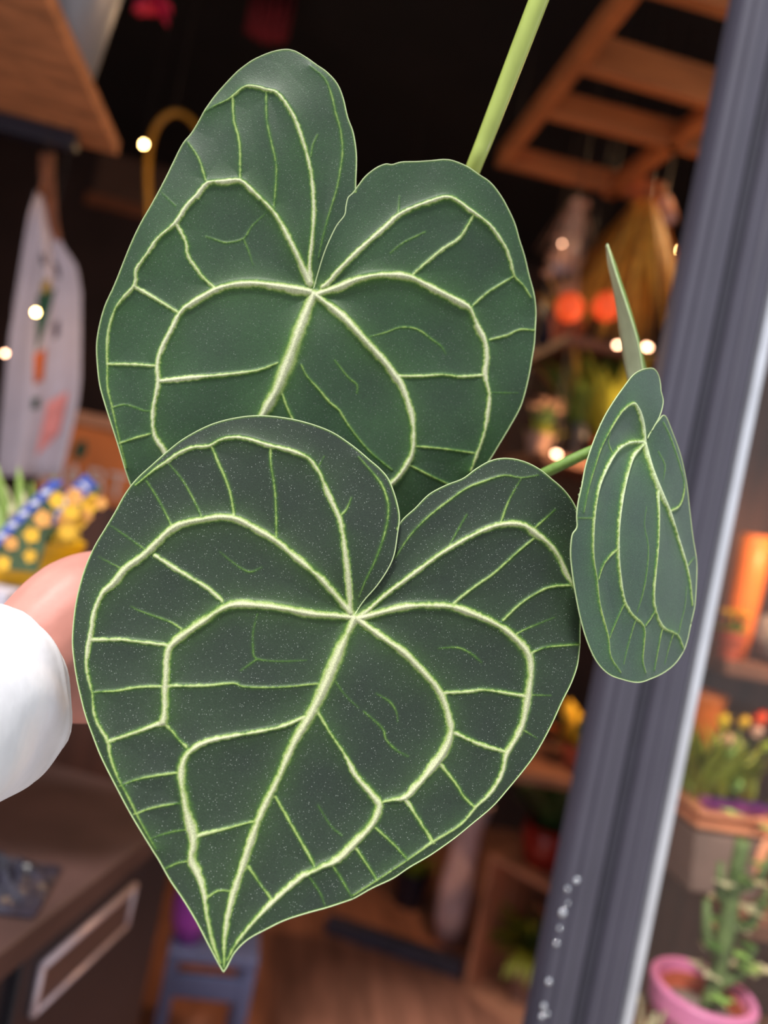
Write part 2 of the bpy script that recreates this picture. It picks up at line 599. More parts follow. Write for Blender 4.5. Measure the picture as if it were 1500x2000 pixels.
    # rolled margin gives the blade its thickness
    for poly, sd_ in ((Lp, -1), (Rp, 1)):
        sidep = np.where(poly[:, 1] > 0, sd_, 0) if layered else np.zeros(len(poly))
        bb = bv if not layered else bv[(layer[bv] == (sd_ > 0)) | (UV[bv, 1] <= 0)]
        hp = np.array([h[bb[np.argmin((UV[bb, 0] - q_[0]) ** 2 + (UV[bb, 1] - q_[1]) ** 2)]] for q_ in poly]) - rim * 0.3
        W3 = fr.world(poly, hp) - origin
        mb = MB().tube([Vector(x) for x in W3], rim, 6)
        me = bpy.data.meshes.new('leaf_margin')
        me.from_pydata([tuple(p) for p in mb.v], [], mb.f); me.update()
        me.polygons.foreach_set('use_smooth', [True] * len(me.polygons))
        me.materials.append(M_margin)
        o = bpy.data.objects.new('leaf_margin', me); col.objects.link(o); o.parent = leaf
    # paler underside, coarser, just behind the blade
    st = 5
    cm = np.zeros((nu // st + 1, nv // st + 1), bool)
    ii, jj = np.meshgrid(np.arange(cm.shape[0]), np.arange(cm.shape[1]), indexing='ij')
    full_mask = cellL & ~(cv > 0) | (cellL & (cv > 0)) | cellR
    ok = np.ones_like(cm)
    for di in range(st):
        for dj in range(st):
            a_ = ii * st + di; b_ = jj * st + dj
            valid = (a_ < nu) & (b_ < nv)
            ok &= valid & full_mask[np.minimum(a_, nu - 1), np.minimum(b_, nv - 1)]
    i_, j_ = ii[ok] * st, jj[ok] * st
    idx = lambda a, b: a * (nv + 1) + b
    q = np.stack([idx(i_, j_), idx(i_, j_ + st), idx(i_ + st, j_ + st), idx(i_ + st, j_)], 1)
    uq, iv = np.unique(q, return_inverse=True)
    uvq = np.stack([us[uq // (nv + 1)], vs[uq % (nv + 1)]], 1)
    hq = min(quilt, 0) + np.minimum(fr.H(uvq[:, 0], uvq[:, 1], np.full(len(uvq), -1)), fr.H(uvq[:, 0], uvq[:, 1], np.full(len(uvq), 1))) - 0.0008
    np_mesh('leaf_underside', fr.world(uvq, hq) - origin, iv.reshape(q.shape), under, parent=leaf)
    return leaf


M_margin = mat('pale leaf margin', (172, 188, 140), 0.5, var=0.1, scale=200)
M_under = mat('pale leaf underside', (172, 192, 142), 0.6, var=0.12, scale=60)
M_petiole = mat('fresh green petiole', (168, 184, 92), 0.42, var=0.10, scale=90, stretch=(1, 1, .3), bump=0.05)
M_petiole2 = mat('mid green petiole', (118, 150, 72), 0.5, var=0.12, scale=400)
M_ridge = mat('cream petiole ridge', (205, 205, 150), 0.5, var=0.15, scale=120)
M_leafA = leaf_material('velvet leaf upper', (37, 63, 38), (52, 98, 20), (190, 194, 158), speck=0.6)
M_leafB = leaf_material('velvet leaf lower', (35, 49, 36), (52, 94, 18), (184, 188, 150), speck=1.0)
M_leafC = leaf_material('velvet leaf side', (52, 76, 60), (72, 120, 42), (194, 208, 164), speck=0.35)

# margins and veins in photograph coordinates; widths in the same units
A_S, A_TIP = (612, 566), (345, 1228)
A_left = [(612, 566), (624, 535), (640, 505), (664, 465), (684, 425), (693, 392), (695, 350), (696, 302), (690, 260), (679, 229), (670, 191), (658, 163), (638, 141), (618, 127), (596, 111), (575, 99), (556, 96), (530, 101), (499, 114), (475, 130), (454, 149), (423, 184), (402, 215), (374, 260), (353, 288), (322, 350), (298, 395), (274, 437), (256, 475), (240, 515), (222, 560), (205, 598), (194, 638), (189, 672), (190, 708), (195, 751), (206, 791), (218, 828), (231, 868), (243, 908), (254, 945), (275, 1000), (298, 1060), (318, 1130), (332, 1190), (345, 1228)]
A_right = [(345, 1228), (380, 1212), (440, 1185), (540, 1150), (660, 1112), (770, 1062), (860, 1003), (920, 946), (955, 900), (975, 868), (995, 835), (1015, 799), (1025, 770), (1034, 732), (1039, 703), (1044, 671), (1045, 645), (1047, 610), (1042, 572), (1034, 540), (1025, 501), (1015, 469), (1006, 437), (993, 408), (978, 381), (958, 356), (935, 340), (913, 325), (887, 314), (868, 311), (846, 313), (817, 315), (785, 316), (766, 321), (753, 320), (734, 328), (714, 344), (700, 362), (690, 376), (680, 386), (676, 402), (673, 420), (658, 440), (644, 468), (633, 495), (623, 527), (616, 552), (612, 566)]
A_veins = [
 ('M', (24, 26, 34, 34, 26, 16, 10, 6), [(613, 575), (600, 605), (582, 650), (560, 712), (540, 762), (512, 812), (470, 905), (420, 1040), (347, 1222)]),
 ('P', (12, 11, 11, 10, 9, 6, 3), [(606, 552), (605, 513), (610, 461), (613, 409), (610, 357), (603, 316), (591, 274), (575, 229), (558, 201), (540, 180), (520, 174), (499, 168), (478, 168), (457, 184), (443, 194), (419, 205), (402, 215)]),
 ('P', (17, 16, 14, 13, 12, 10, 9, 8, 7, 5, 4), [(604, 552), (586, 510), (565, 468), (547, 434), (530, 409), (509, 388), (488, 368), (468, 352), (437, 354), (405, 357), (385, 380), (364, 402), (346, 430), (329, 447), (308, 465), (284, 499), (265, 527), (263, 555), (242, 579), (227, 598), (217, 623), (211, 647), (208, 678), (209, 712), (209, 755), (218, 794), (226, 831), (235, 868), (246, 914)]),
 ('P', (18, 20, 19, 17, 16, 14, 13, 15, 13, 13, 16, 12, 8, 6), [(606, 570), (591, 567), (548, 560), (502, 554), (462, 555), (425, 564), (395, 580), (370, 595), (352, 610), (333, 647), (315, 681), (307, 715), (309, 745), (303, 776), (298, 807), (300, 843), (309, 865), (321, 883), (342, 940), (350, 1010), (347, 1090), (343, 1170)]),
 ('C', (10, 9, 8), [(346, 440), (364, 475), (367, 499), (385, 527), (402, 548), (419, 562)]),
 ('C', (9, 8), [(262, 560), (297, 580), (327, 598), (350, 612)]),
 ('C', (8, 9), [(211, 712), (257, 712), (303, 715)]),
 ('T', (4, 4, 3), [(218, 797), (241, 790), (260, 794), (281, 802), (296, 802)]),
 ('C', (6, 6), [(235, 866), (263, 856), (296, 847)]),
 ('C', (12, 11, 8, 6), [(312, 745), (364, 739), (441, 732), (502, 724), (542, 709)]),
 ('T', (2, 4, 4, 3), [(520, 416), (492, 440), (475, 465), (443, 473), (423, 468), (402, 461)]),
 ('T', (4, 2), [(475, 465), (485, 489), (494, 517)]),
 ('C', (6, 6, 6), [(455, 192), (457, 236), (468, 281), (469, 347)]),
 ('C', (5, 5, 5), [(520, 180), (521, 236), (534, 295), (540, 333), (535, 406)]),
 ('C', (3, 5, 5, 4, 3), [(606, 129), (634, 153), (648, 187), (655, 219), (665, 253), (669, 295), (665, 330), (657, 371), (644, 413), (631, 461), (622, 503)]),
 ('T', (3, 4), [(620, 262), (611, 282), (607, 306)]),
 ('C', (4, 6), [(367, 278), (388, 309), (402, 352)]),
 ('T', (2, 3), [(315, 375), (343, 402)]),
 ('P', (10, 13, 12, 12, 14, 12, 10, 8, 5), [(630, 560), (641, 552), (660, 530), (692, 498), (724, 469), (753, 444), (778, 421), (804, 408), (836, 396), (868, 386), (890, 391), (913, 407), (938, 424), (961, 444), (977, 466), (990, 488), (999, 514), (1006, 540), (1022, 556), (1038, 581)]),
 ('P', (18, 19, 19, 18, 16, 15, 13, 10, 8), [(622, 574), (660, 562), (692, 549), (724, 541), (759, 538), (798, 541), (830, 556), (868, 575), (900, 591), (919, 604), (932, 636), (948, 668), (951, 700), (948, 732), (956, 770), (954, 799), (948, 840), (935, 880), (920, 920)]),
 ('P', (20, 22, 21, 19, 17, 16, 16, 15, 14, 11, 6), [(618, 578), (660, 610), (692, 642), (724, 677), (753, 709), (772, 735), (785, 754), (801, 799), (808, 840), (805, 885), (790, 915), (768, 942), (730, 970), (640, 1035), (520, 1105), (400, 1185)]),
 ('C', (8, 8, 8), [(801, 542), (836, 511), (868, 485), (894, 469), (910, 447), (926, 418)]),
 ('T', (3, 4, 3), [(762, 495), (785, 476), (810, 463), (830, 453)]),
 ('T', (5, 2), [(777, 418), (780, 383)]),
 ('C', (7, 6), [(919, 602), (948, 575), (977, 556), (1004, 540)]),
 ('C', (6, 5), [(956, 664), (990, 655), (1015, 644), (1043, 645)]),
 ('C', (9, 8, 8), [(775, 735), (823, 735), (865, 732), (900, 736), (947, 733)]),
 ('T', (3, 4, 5, 4, 2), [(721, 658), (756, 648), (782, 639), (814, 642), (842, 661), (862, 676), (871, 690)]),
 ('C', (4, 6, 5, 4), [(588, 712), (600, 735), (622, 760), (644, 786), (663, 802), (680, 830), (720, 880), (766, 918)]),
 ('C', (6, 8), [(550, 765), (560, 794), (571, 818), (585, 850)]),
 ('T', (3, 4, 3), [(654, 703), (679, 735), (697, 751), (697, 767)]),
 ('T', (3, 2), [(960, 767), (1012, 767)]),
 ('C', (6, 5), [(812, 872), (860, 876), (925, 885)]),
 ('C', (6, 5), [(795, 906), (838, 928), (880, 948)]),
]
B_S, B_TIP = (691, 1203), (437, 1897)
B_left = [(691, 1203), (710, 1174), (736, 1144), (758, 1111), (770, 1082), (776, 1045), (780, 1016), (778, 994), (770, 964), (758, 935), (741, 915), (721, 898), (699, 879), (678, 863), (652, 846), (622, 833), (581, 821), (539, 814), (501, 812), (463, 816), (425, 825), (393, 838), (355, 860), (324, 885), (296, 910), (269, 935), (244, 966), (224, 1001), (203, 1036), (185, 1066), (168, 1104), (156, 1143), (147, 1185), (142, 1233), (142, 1268), (149, 1320), (158, 1362), (167, 1396), (179, 1430), (196, 1474), (225, 1531), (252, 1582), (282, 1632), (304, 1668), (329, 1715), (358, 1758), (383, 1798), (408, 1844), (426, 1877), (437, 1897)]
B_right = [(437, 1897), (445, 1884), (459, 1858), (484, 1834), (520, 1815), (556, 1798), (600, 1784), (643, 1772), (687, 1755), (727, 1733), (767, 1715), (800, 1693), (840, 1670), (883, 1640), (920, 1610), (960, 1577), (993, 1540), (1024, 1503), (1048, 1470), (1076, 1419), (1098, 1371), (1116, 1335), (1128, 1300), (1132, 1263), (1134, 1215), (1136, 1165), (1137, 1110), (1136, 1060), (1132, 1015), (1122, 985), (1102, 957), (1077, 935), (1051, 915), (1022, 901), (989, 895), (959, 900), (930, 916), (904, 935), (871, 948), (838, 966), (811, 993), (786, 1016), (768, 1046), (752, 1086), (728, 1134), (706, 1176), (691, 1203)]
B_veins = [
 ('M', (22, 26, 28, 26, 22, 20, 19, 17, 14, 10, 5), [(692, 1208), (678, 1238), (660, 1278), (638, 1332), (606, 1398), (574, 1452), (542, 1524), (513, 1582), (491, 1639), (473, 1693), (455, 1747), (444, 1794), (438, 1841), (437, 1891)]),
 ('P', (14, 15, 13, 12, 12, 12, 11, 10, 8, 5), [(684, 1192), (681, 1137), (675, 1085), (668, 1034), (660, 1005), (644, 972), (626, 928), (607, 899), (591, 889), (560, 878), (529, 871), (497, 861), (466, 854), (435, 857), (407, 871), (380, 873), (352, 883), (324, 902), (300, 918), (279, 935), (264, 947)]),
 ('P', (18, 19, 18, 17, 18, 19, 15, 11, 9, 9, 7, 5, 4), [(684, 1197), (655, 1163), (629, 1133), (600, 1107), (570, 1083), (542, 1058), (504, 1036), (463, 1014), (428, 1010), (393, 1015), (359, 1022), (331, 1036), (303, 1063), (276, 1088), (248, 1108), (220, 1140), (199, 1160), (184, 1195), (177, 1233), (171, 1264), (168, 1296), (172, 1327), (180, 1355), (182, 1389), (190, 1415), (209, 1448), (214, 1477), (225, 1510), (239, 1538), (254, 1567), (266, 1592), (284, 1625), (304, 1660)]),
 ('P', (16, 19, 19, 20, 22, 22, 18, 17, 18, 20), [(686, 1206), (650, 1202), (608, 1199), (563, 1190), (511, 1183), (459, 1181), (428, 1192), (400, 1212), (373, 1230), (345, 1251), (328, 1271), (324, 1313), (322, 1355), (322, 1390), (318, 1411)]),
 ('P', (9, 10, 11, 13, 18, 21, 21, 20, 18, 14, 9, 8, 6), [(596, 1400), (556, 1418), (502, 1430), (448, 1439), (408, 1448), (380, 1461), (361, 1481), (354, 1513), (358, 1553), (365, 1589), (372, 1618), (378, 1646), (373, 1679), (387, 1711), (398, 1744), (402, 1776), (408, 1812), (418, 1852), (430, 1882)]),
 ('C', (9, 6, 6, 9), [(319, 1410), (336, 1427), (350, 1445), (364, 1458)]),
 ('C', (12, 9, 8), [(318, 1411), (279, 1425), (239, 1439), (210, 1448)]),
 ('C', (9, 9), [(178, 1250), (234, 1249), (279, 1254), (328, 1260)]),
 ('C', (6, 7), [(182, 1351), (227, 1349), (269, 1342), (322, 1340)]),
 ('C', (9, 6, 5, 5), [(325, 1339), (400, 1339), (456, 1334), (477, 1341), (546, 1342), (620, 1335)]),
 ('C', (11, 10, 10), [(303, 1085), (338, 1108), (373, 1129), (407, 1150), (434, 1174)]),
 ('T', (2, 4, 5), [(255, 1184), (269, 1192), (303, 1204), (335, 1216), (354, 1228)]),
 ('T', (4, 4, 5), [(286, 939), (303, 966), (321, 998), (335, 1026)]),
 ('T', (3, 4, 5), [(331, 907), (352, 932), (369, 959), (387, 994), (395, 1010)]),
 ('C', (8, 6, 6, 7), [(412, 869), (428, 907), (442, 939), (452, 973), (458, 1010)]),
 ('C', (7, 5, 5, 6), [(529, 871), (529, 904), (536, 949), (539, 991), (540, 1050)]),
 ('T', (2, 4), [(213, 1025), (244, 1046), (282, 1072)]), ('T', (2, 4), [(192, 1088), (240, 1112)]),
 ('T', (2, 3, 4, 2), [(428, 1077), (459, 1102), (487, 1117), (511, 1108)]),
 ('T', (2, 3, 4, 3, 2), [(503, 1199), (494, 1233), (494, 1268), (501, 1287), (546, 1292), (598, 1290)]),
 ('T', (4, 2), [(501, 1288), (470, 1310)]),
 ('T', (6, 3), [(664, 1008), (677, 994), (686, 972)]), ('T', (5, 2), [(620, 915), (633, 891)]),
 ('C', (3, 6, 5, 4, 3), [(700, 892), (728, 924), (747, 950), (758, 986), (756, 1019), (747, 1056), (732, 1096), (714, 1133), (701, 1166)]),
 ('P', (9, 12, 12, 12, 14, 18, 15, 11, 8), [(704, 1203), (717, 1194), (754, 1162), (802, 1126), (857, 1085), (912, 1052), (959, 1030), (996, 1023), (1025, 1027), (1051, 1045), (1077, 1067), (1095, 1093), (1106, 1118), (1119, 1144), (1130, 1158)]),
 ('P', (14, 17, 18, 18, 18, 20, 22, 19, 17, 15, 12, 9, 7, 6, 5), [(699, 1208), (714, 1205), (754, 1194), (802, 1184), (849, 1183), (886, 1186), (923, 1199), (959, 1214), (989, 1232), (1014, 1254), (1033, 1280), (1037, 1313), (1033, 1349), (1027, 1386), (1018, 1423), (1000, 1456), (988, 1478), (984, 1500), (975, 1525), (955, 1554), (930, 1577), (900, 1612), (847, 1645), (797, 1680), (737, 1720), (690, 1750)]),
 ('P', (16, 18, 18, 18, 19, 21, 20, 17, 14, 7), [(700, 1211), (714, 1221), (754, 1250), (791, 1276), (827, 1313), (853, 1342), (868, 1371), (877, 1401), (881, 1430), (870, 1463), (853, 1489), (838, 1508), (813, 1537), (792, 1558), (767, 1563), (748, 1567)]),
 ('P', (7, 9, 13, 17, 19, 18, 17, 15, 14, 11, 8, 5), [(618, 1388), (648, 1437), (673, 1474), (690, 1508), (707, 1530), (733, 1560), (741, 1576), (731, 1603), (713, 1627), (690, 1650), (660, 1680), (630, 1693), (600, 1708), (588, 1714), (542, 1754), (502, 1794), (477, 1823), (456, 1852), (444, 1876)]),
 ('C', (8, 6, 6), [(886, 1178), (930, 1144), (967, 1118), (1003, 1085), (1042, 1052)]),
 ('C', (8, 6, 8), [(982, 1212), (1014, 1181), (1047, 1159), (1077, 1146), (1120, 1143)]),
 ('T', (7, 4, 2), [(1008, 1238), (1029, 1228), (1084, 1206)]),
 ('C', (8, 6, 5), [(1034, 1277), (1062, 1265), (1095, 1261), (1130, 1259)]),
 ('C', (9, 8, 9), [(864, 1353), (912, 1351), (945, 1347), (985, 1353), (1028, 1360)]),
 ('C', (11, 9, 8), [(882, 1428), (923, 1448), (952, 1459), (990, 1469)]),
 ('T', (2, 4, 4, 2), [(857, 1267), (893, 1265), (919, 1276), (941, 1294)]),
 ('T', (3, 4, 4, 2), [(710, 1390), (747, 1423), (754, 1445), (776, 1467), (798, 1478)]), ('T', (2, 4, 2), [(735, 1355), (761, 1371), (774, 1390), (777, 1410)]),
 ('T', (6, 4, 3), [(976, 1025), (989, 990), (1003, 961), (1018, 935)]),
 ('T', (4, 3), [(872, 1075), (893, 1038), (912, 1005)]),
 ('C', (3, 5, 5, 6, 4, 3), [(772, 1090), (802, 1045), (838, 1008), (875, 979), (912, 953), (948, 939), (985, 928), (1018, 933), (1051, 928)]),
 ('T', (6, 3), [(1045, 1030), (1062, 1016), (1085, 995)]),
 ('C', (8, 6, 6), [(860, 1492), (890, 1530), (907, 1557), (929, 1578)]),
 ('C', (10, 7, 7), [(792, 1562), (813, 1593), (830, 1620), (847, 1645)]),
 ('C', (6, 5, 5), [(733, 1616), (767, 1647), (797, 1679)]),
 ('C', (7, 5, 5), [(696, 1657), (720, 1693), (737, 1719)]),
 ('T', (5, 3), [(650, 1690), (670, 1723), (688, 1752)]),
 ('T', (4, 2), [(604, 1712), (625, 1745), (635, 1770)]),
 ('C', (6, 6, 7), [(538, 1555), (567, 1607), (592, 1650), (618, 1697)]),
 ('T', (6, 4, 6), [(486, 1693), (509, 1729), (533, 1758)]),
 ('C', (9, 7, 6), [(378, 1634), (430, 1621), (500, 1602)]),
 ('T', (6, 4), [(402, 1754), (426, 1740), (455, 1740)]),
 ('C', (5, 6), [(234, 1534), (279, 1519), (352, 1508)]),
 ('C', (5, 5), [(263, 1589), (304, 1576), (358, 1567)]),
 ('T', (3, 4), [(293, 1637), (329, 1627), (372, 1618)]),
 ('T', (4, 5), [(324, 1697), (347, 1686), (374, 1680)]),
 ('T', (2, 3), [(621, 1574), (646, 1614), (668, 1632)]),
 ('T', (5, 2), [(1020, 1424), (1050, 1443)]), ('T', (5, 2), [(1032, 1357), (1077, 1359)]),
 ('T', (3, 2), [(655, 1330), (673, 1357), (700, 1383)]),
]
C_S, C_TIP = (1257, 866), (1356, 1200)
C_left = [(1262, 857), (1276, 836), (1289, 812), (1296, 785), (1292, 764), (1291, 752), (1288, 736), (1282, 724), (1273, 719), (1255, 722), (1237, 733), (1219, 756), (1201, 781), (1183, 810), (1168, 841), (1154, 877), (1143, 913), (1136, 949), (1129, 981), (1126, 1008), (1127, 1030), (1118, 1046), (1115, 1080), (1118, 1116), (1125, 1161), (1134, 1206), (1147, 1251), (1165, 1291), (1188, 1316), (1215, 1327), (1246, 1333), (1273, 1325), (1300, 1312), (1323, 1291), (1341, 1255), (1350, 1219)]
C_right = [(1350, 1219), (1357, 1179), (1361, 1129), (1361, 1093), (1354, 1048), (1348, 999), (1341, 945), (1330, 891), (1314, 846), (1299, 812), (1286, 822), (1272, 842), (1262, 857)]
C_veins = [
 ('M', (16, 17, 15, 12, 9, 6), [(1260, 866), (1273, 913), (1291, 958), (1309, 999), (1325, 1048), (1341, 1098), (1350, 1138), (1355, 1182)]),
 ('P', (12, 14, 12, 10, 9, 8, 7, 6, 5, 4), [(1256, 870), (1237, 893), (1224, 936), (1215, 985), (1210, 1035), (1210, 1089), (1215, 1138), (1222, 1174), (1237, 1201), (1260, 1224), (1260, 1260), (1258, 1291), (1264, 1314)]),
 ('P', (10, 12, 11, 9, 8, 7, 6, 5, 4), [(1257, 863), (1233, 864), (1210, 877), (1192, 904), (1174, 945), (1165, 990), (1161, 1039), (1161, 1089), (1168, 1134), (1174, 1183), (1190, 1242), (1195, 1282), (1215, 1314)]),
 ('P', (11, 11, 10, 8, 6, 5, 4), [(1261, 860), (1259, 835), (1254, 812), (1247, 796), (1238, 788), (1219, 801), (1201, 828), (1179, 868), (1165, 909), (1152, 954), (1143, 1000)]),
 ('T', (5, 3), [(1195, 884), (1188, 862), (1192, 842)]),
 ('P', (10, 8, 8, 8, 7, 6), [(1287, 960), (1289, 1012), (1287, 1071), (1282, 1125), (1280, 1179), (1296, 1224), (1325, 1240), (1337, 1266)]),
 ('C', (5, 5), [(1260, 1222), (1272, 1206), (1281, 1186)]),
 ('C', (7, 6, 6), [(1208, 1069), (1181, 1098), (1168, 1131)]),
 ('C', (5, 4), [(1220, 1176), (1201, 1219), (1190, 1246)]),
 ('C', (8, 6, 5, 5, 4), [(1309, 998), (1325, 990), (1334, 970), (1336, 940), (1323, 893), (1309, 853), (1296, 826)]),
 ('T', (2, 3, 4, 3), [(1264, 990), (1260, 1026), (1267, 1066), (1264, 1116), (1255, 1165), (1244, 1197)]),
 ('T', (4, 3), [(1325, 1237), (1338, 1188), (1341, 1147)]),
 ('C', (5, 4), [(1294, 1222), (1286, 1265), (1278, 1309)]), ('T', (5, 3), [(1314, 1237), (1300, 1296)]), ('T', (4, 3), [(1242, 1206), (1219, 1296)]),
 ('T', (4, 3), [(1162, 1012), (1129, 1012)]), ('T', (5, 3), [(1343, 1105), (1357, 1089)]), ('T', (3, 4, 2), [(1287, 882), (1300, 909), (1296, 940)]),
]


def HA(u, v, side):
    h = -0.62 * u * u + np.where(v < 0, -0.10 * v * v, 0.05 * v * v)
    h = h - 0.004 * np.exp(-(u * u + v * v) / 0.02 ** 2)
    h = h + 0.0022 * np.sin(u * 52 + 0.6) * np.cos(v * 38) * smooth01((np.abs(u)) / 0.05)
    near = np.exp(-np.sqrt((u - 0.02 - v * 0.25) ** 2 + 0.007 ** 2) / 0.018) * smooth01(v / 0.02)
    return h + np.where(side > 0, 0.0022, np.where(side < 0, -0.0022, 0)) * near


def HB(u, v, side):
    h = -0.55 * u * u + np.where(v < 0, 0.70 * v * v, -0.10 * v * v)
    h = h - 0.0045 * np.exp(-(u * u + v * v) / 0.022 ** 2)
    h = h + 0.0018 * np.sin(u * 46 + 2.0) * np.cos(v * 30 + 0.5) * smooth01((np.abs(u)) / 0.05)
    near = np.exp(-np.sqrt((u - 0.006) ** 2 + 0.007 ** 2) / 0.02) * smooth01(v / 0.02)
    return h + np.where(side < 0, 0.0025, np.where(side > 0, -0.0025, 0)) * near


def HC(u, v, side):
    h = -1.1 * u * u - 0.4 * v * v
    h = h - 0.005 * np.exp(-(u * u + v * v) / 0.018 ** 2)
    return h + 0.0012 * np.sin(u * 70) * np.cos(v * 45)


POT_C = at(600, 1350, 0.61)
plant = empty('anthurium', (POT_C.x, POT_C.y, POT_C.z - 0.09), 'dark velvet-leaved potted plant with pale cream veins, held up in front of the shop', 'plant')
frA = LeafFrame(A_S, A_TIP, 0.440, 0.06, -0.05, HA)
frB = LeafFrame(B_S, B_TIP, 0.410, 0.06, 0.03, HB)
frC = LeafFrame(C_S, C_TIP, 0.434, 0.75, 0.05, HC)
make_leaf(plant, 'large heart-shaped leaf at the top, partly covered by the lower one', frA, A_left, A_right, A_veins, M_leafA, seed=3, under=M_under)
make_leaf(plant, 'largest heart-shaped leaf in front, tip pointing down', frB, B_left, B_right, B_veins, M_leafB, seed=5, under=M_under)
make_leaf(plant, 'smaller leaf seen at a slant beside the door post', frC, C_left, C_right, C_veins, M_leafC, seed=8, layered=False, step=0.0005, quilt=-0.0010, under=M_under)

# the young leaf seen almost edge on
dl = empty('leaf', (0, 0, 0)); dl.parent = plant
dl['label'] = 'young folded leaf seen nearly edge on, pale underside showing'
dl.location = WM(plant).inverted() @ at(1250, 745, 0.49)
spine = [Vector(at(x, y, d)) for x, y, d in crom([(1186, 477, .492), (1197, 515, .489), (1209, 553, .487), (1223, 595, .486), (1238, 642, .486), (1248, 682, .488), (1254, 718, .490), (1259, 750, .491)], 6)]
lft = [Vector(at(x, y, d)) for x, y, d in crom([(1184, 480, .496), (1187, 515, .500), (1195, 553, .503), (1203, 595, .505), (1209, 645, .507), (1216, 690, .508), (1221, 718, .508), (1228, 750, .506)], 6)]
rgt = [Vector(at(x, y, d)) for x, y, d in crom([(1188, 479, .497), (1203, 518, .51), (1214, 555, .52), (1227, 597, .53), (1240, 644, .535), (1252, 684, .54), (1261, 718, .54), (1268, 750, .54)], 6)]
for nm, edge, mt in (('leaf_underside', lft, mat('young leaf underside', (206, 216, 178), 0.6, var=0.08, scale=80)), ('leaf_blade', rgt, M_petiole2)):
    mb = MB(); k = 5
    for i in range(len(spine)):
        for j in range(k + 1):
            t = j / k
            p = spine[i].lerp(edge[i], t) - FWD * (0.003 * math.sin(math.pi * t) * math.sin(math.pi * i / (len(spine) - 1)))
            mb.v.append(p)
    for i in range(len(spine) - 1):
        for j in range(k):
            q = i * (k + 1) + j
            mb.f.append((q, q + 1, q + k + 2, q + k + 1))
    o = mb.build(nm, mt, dl, smooth=True, thick=0.0006)
MB().tube(spine, 0.0007, 6).build('leaf_margin', M_margin, dl, smooth=True)


def petiole(pts, r, mt, ridge=None):
    pp = [Vector(at(*p)) for p in crom(pts, 6)]
    rr = np.interp(np.linspace(0, 1, len(pp)), np.linspace(0, 1, len(r)), r).tolist()
    o = MB().tube(pp, rr, 16).build('petiole', mt, plant, smooth=True)
    if ridge:
        off = CX * ridge[0] - FWD * ridge[1]
        MB().tube([p + off * rr[i] for i, p in enumerate(pp)], [x * 0.16 for x in rr], 6).build('ridge', M_ridge, o, smooth=True)
    return o


petiole([(600, 1275, .61), (690, 1000, .57), (820, 600, .53), (918, 345, .478), (950, 265, .468), (1002, 130, .455), (1058, -15, .442), (1110, -150, .432)], (.0035, .0045, .0050, .0056, .0060), M_petiole, ridge=(0.74, 0.62))
petiole([(610, 1270, .61), (760, 1130, .57), (900, 1010, .52), (1070, 921, .484), (1160, 879, .474), (1215, 862, .462), (1256, 866, .442)], (.0034, .0034, .0034, .0032), M_petiole2)
petiole([(595, 1270, .61), (590, 950, .56), (598, 700, .51), (612, 580, .462), (612, 569, .447)], (.0034, .0034, .003), M_petiole2)
petiole([(605, 1270, .61), (655, 1215, .55), (688, 1200, .47), (691, 1204, .418)], (.0034, .0034, .003), M_petiole2)
petiole([(612, 1272, .61), (760, 1132, .595), (900, 1012, .545), (1070, 922, .505), (1160, 880, .50), (1215, 838, .50), (1250, 748, .491)], (.0032, .003, .0026), M_petiole2)
M_npot = mat('black plastic nursery pot', (36, 36, 38), 0.45, var=0.1)
M_soil = mat('dark potting soil', (52, 40, 32), 0.95, var=0.4, scale=120, bump=0.6)
pot = MB().lathe((POT_C.x, POT_C.y, POT_C.z - .09), [(.034, 0), (.046, .10), (.049, .10), (.049, .108), (.045, .108), (.044, .098)], 32).build('nursery_pot', M_npot, plant, smooth=False)
MB().lathe((POT_C.x, POT_C.y, POT_C.z - .09), [(.043, .092), (.044, .099), (.02, .102), (.002, .103)], 24).build('soil', M_soil, plant, smooth=True)

# ------------------------------------------------------------------ the door post and the glass beside it
M_post = mat('charcoal painted aluminium', (70, 67, 80), 0.42, metal=0.0, var=0.06, scale=12, spec=0.5)
M_groove = mat('dark rubber gasket', (44, 42, 54), 0.6, var=0.1)
M_silver = mat('bright aluminium edge', (206, 208, 216), 0.35, metal=0.6, var=0.12, scale=14, bump=0.1)
M_drop = mat('water droplet', (240, 244, 250), 0.04, metal=1.0, var=0.02)
pl = at(1147, 1500, 0.86)                      # left front corner of the post
PX, PY = pl.x, pl.y
door = tag(empty('door_1', (PX, PY, 0)), kind='structure')
H = 2.52
W = 0.107
prof = [(0.000, 0.012), (0.004, 0.002), (0.012, 0.0), (0.042, 0.0), (0.045, 0.004), (0.047, 0.012), (0.060, 0.012), (0.062, 0.004), (0.065, 0.0), (0.097, 0.0), (W - .004, 0.006), (W - .004, 0.032), (0.0, 0.032)]


def extrude(prof_, x0, y0, z0, z1):
    mb = MB(); n = len(prof_)
    for z in (z0, z1):
        for x, y in prof_:
            mb.v.append(Vector((x0 + x, y0 + y, z)))
    for i in range(n):
        j = (i + 1) % n
        mb.f.append((i, j, n + j, n + i))
    mb.f.append(tuple(range(n))[::-1]); mb.f.append(tuple(range(n, 2 * n)))
    return mb


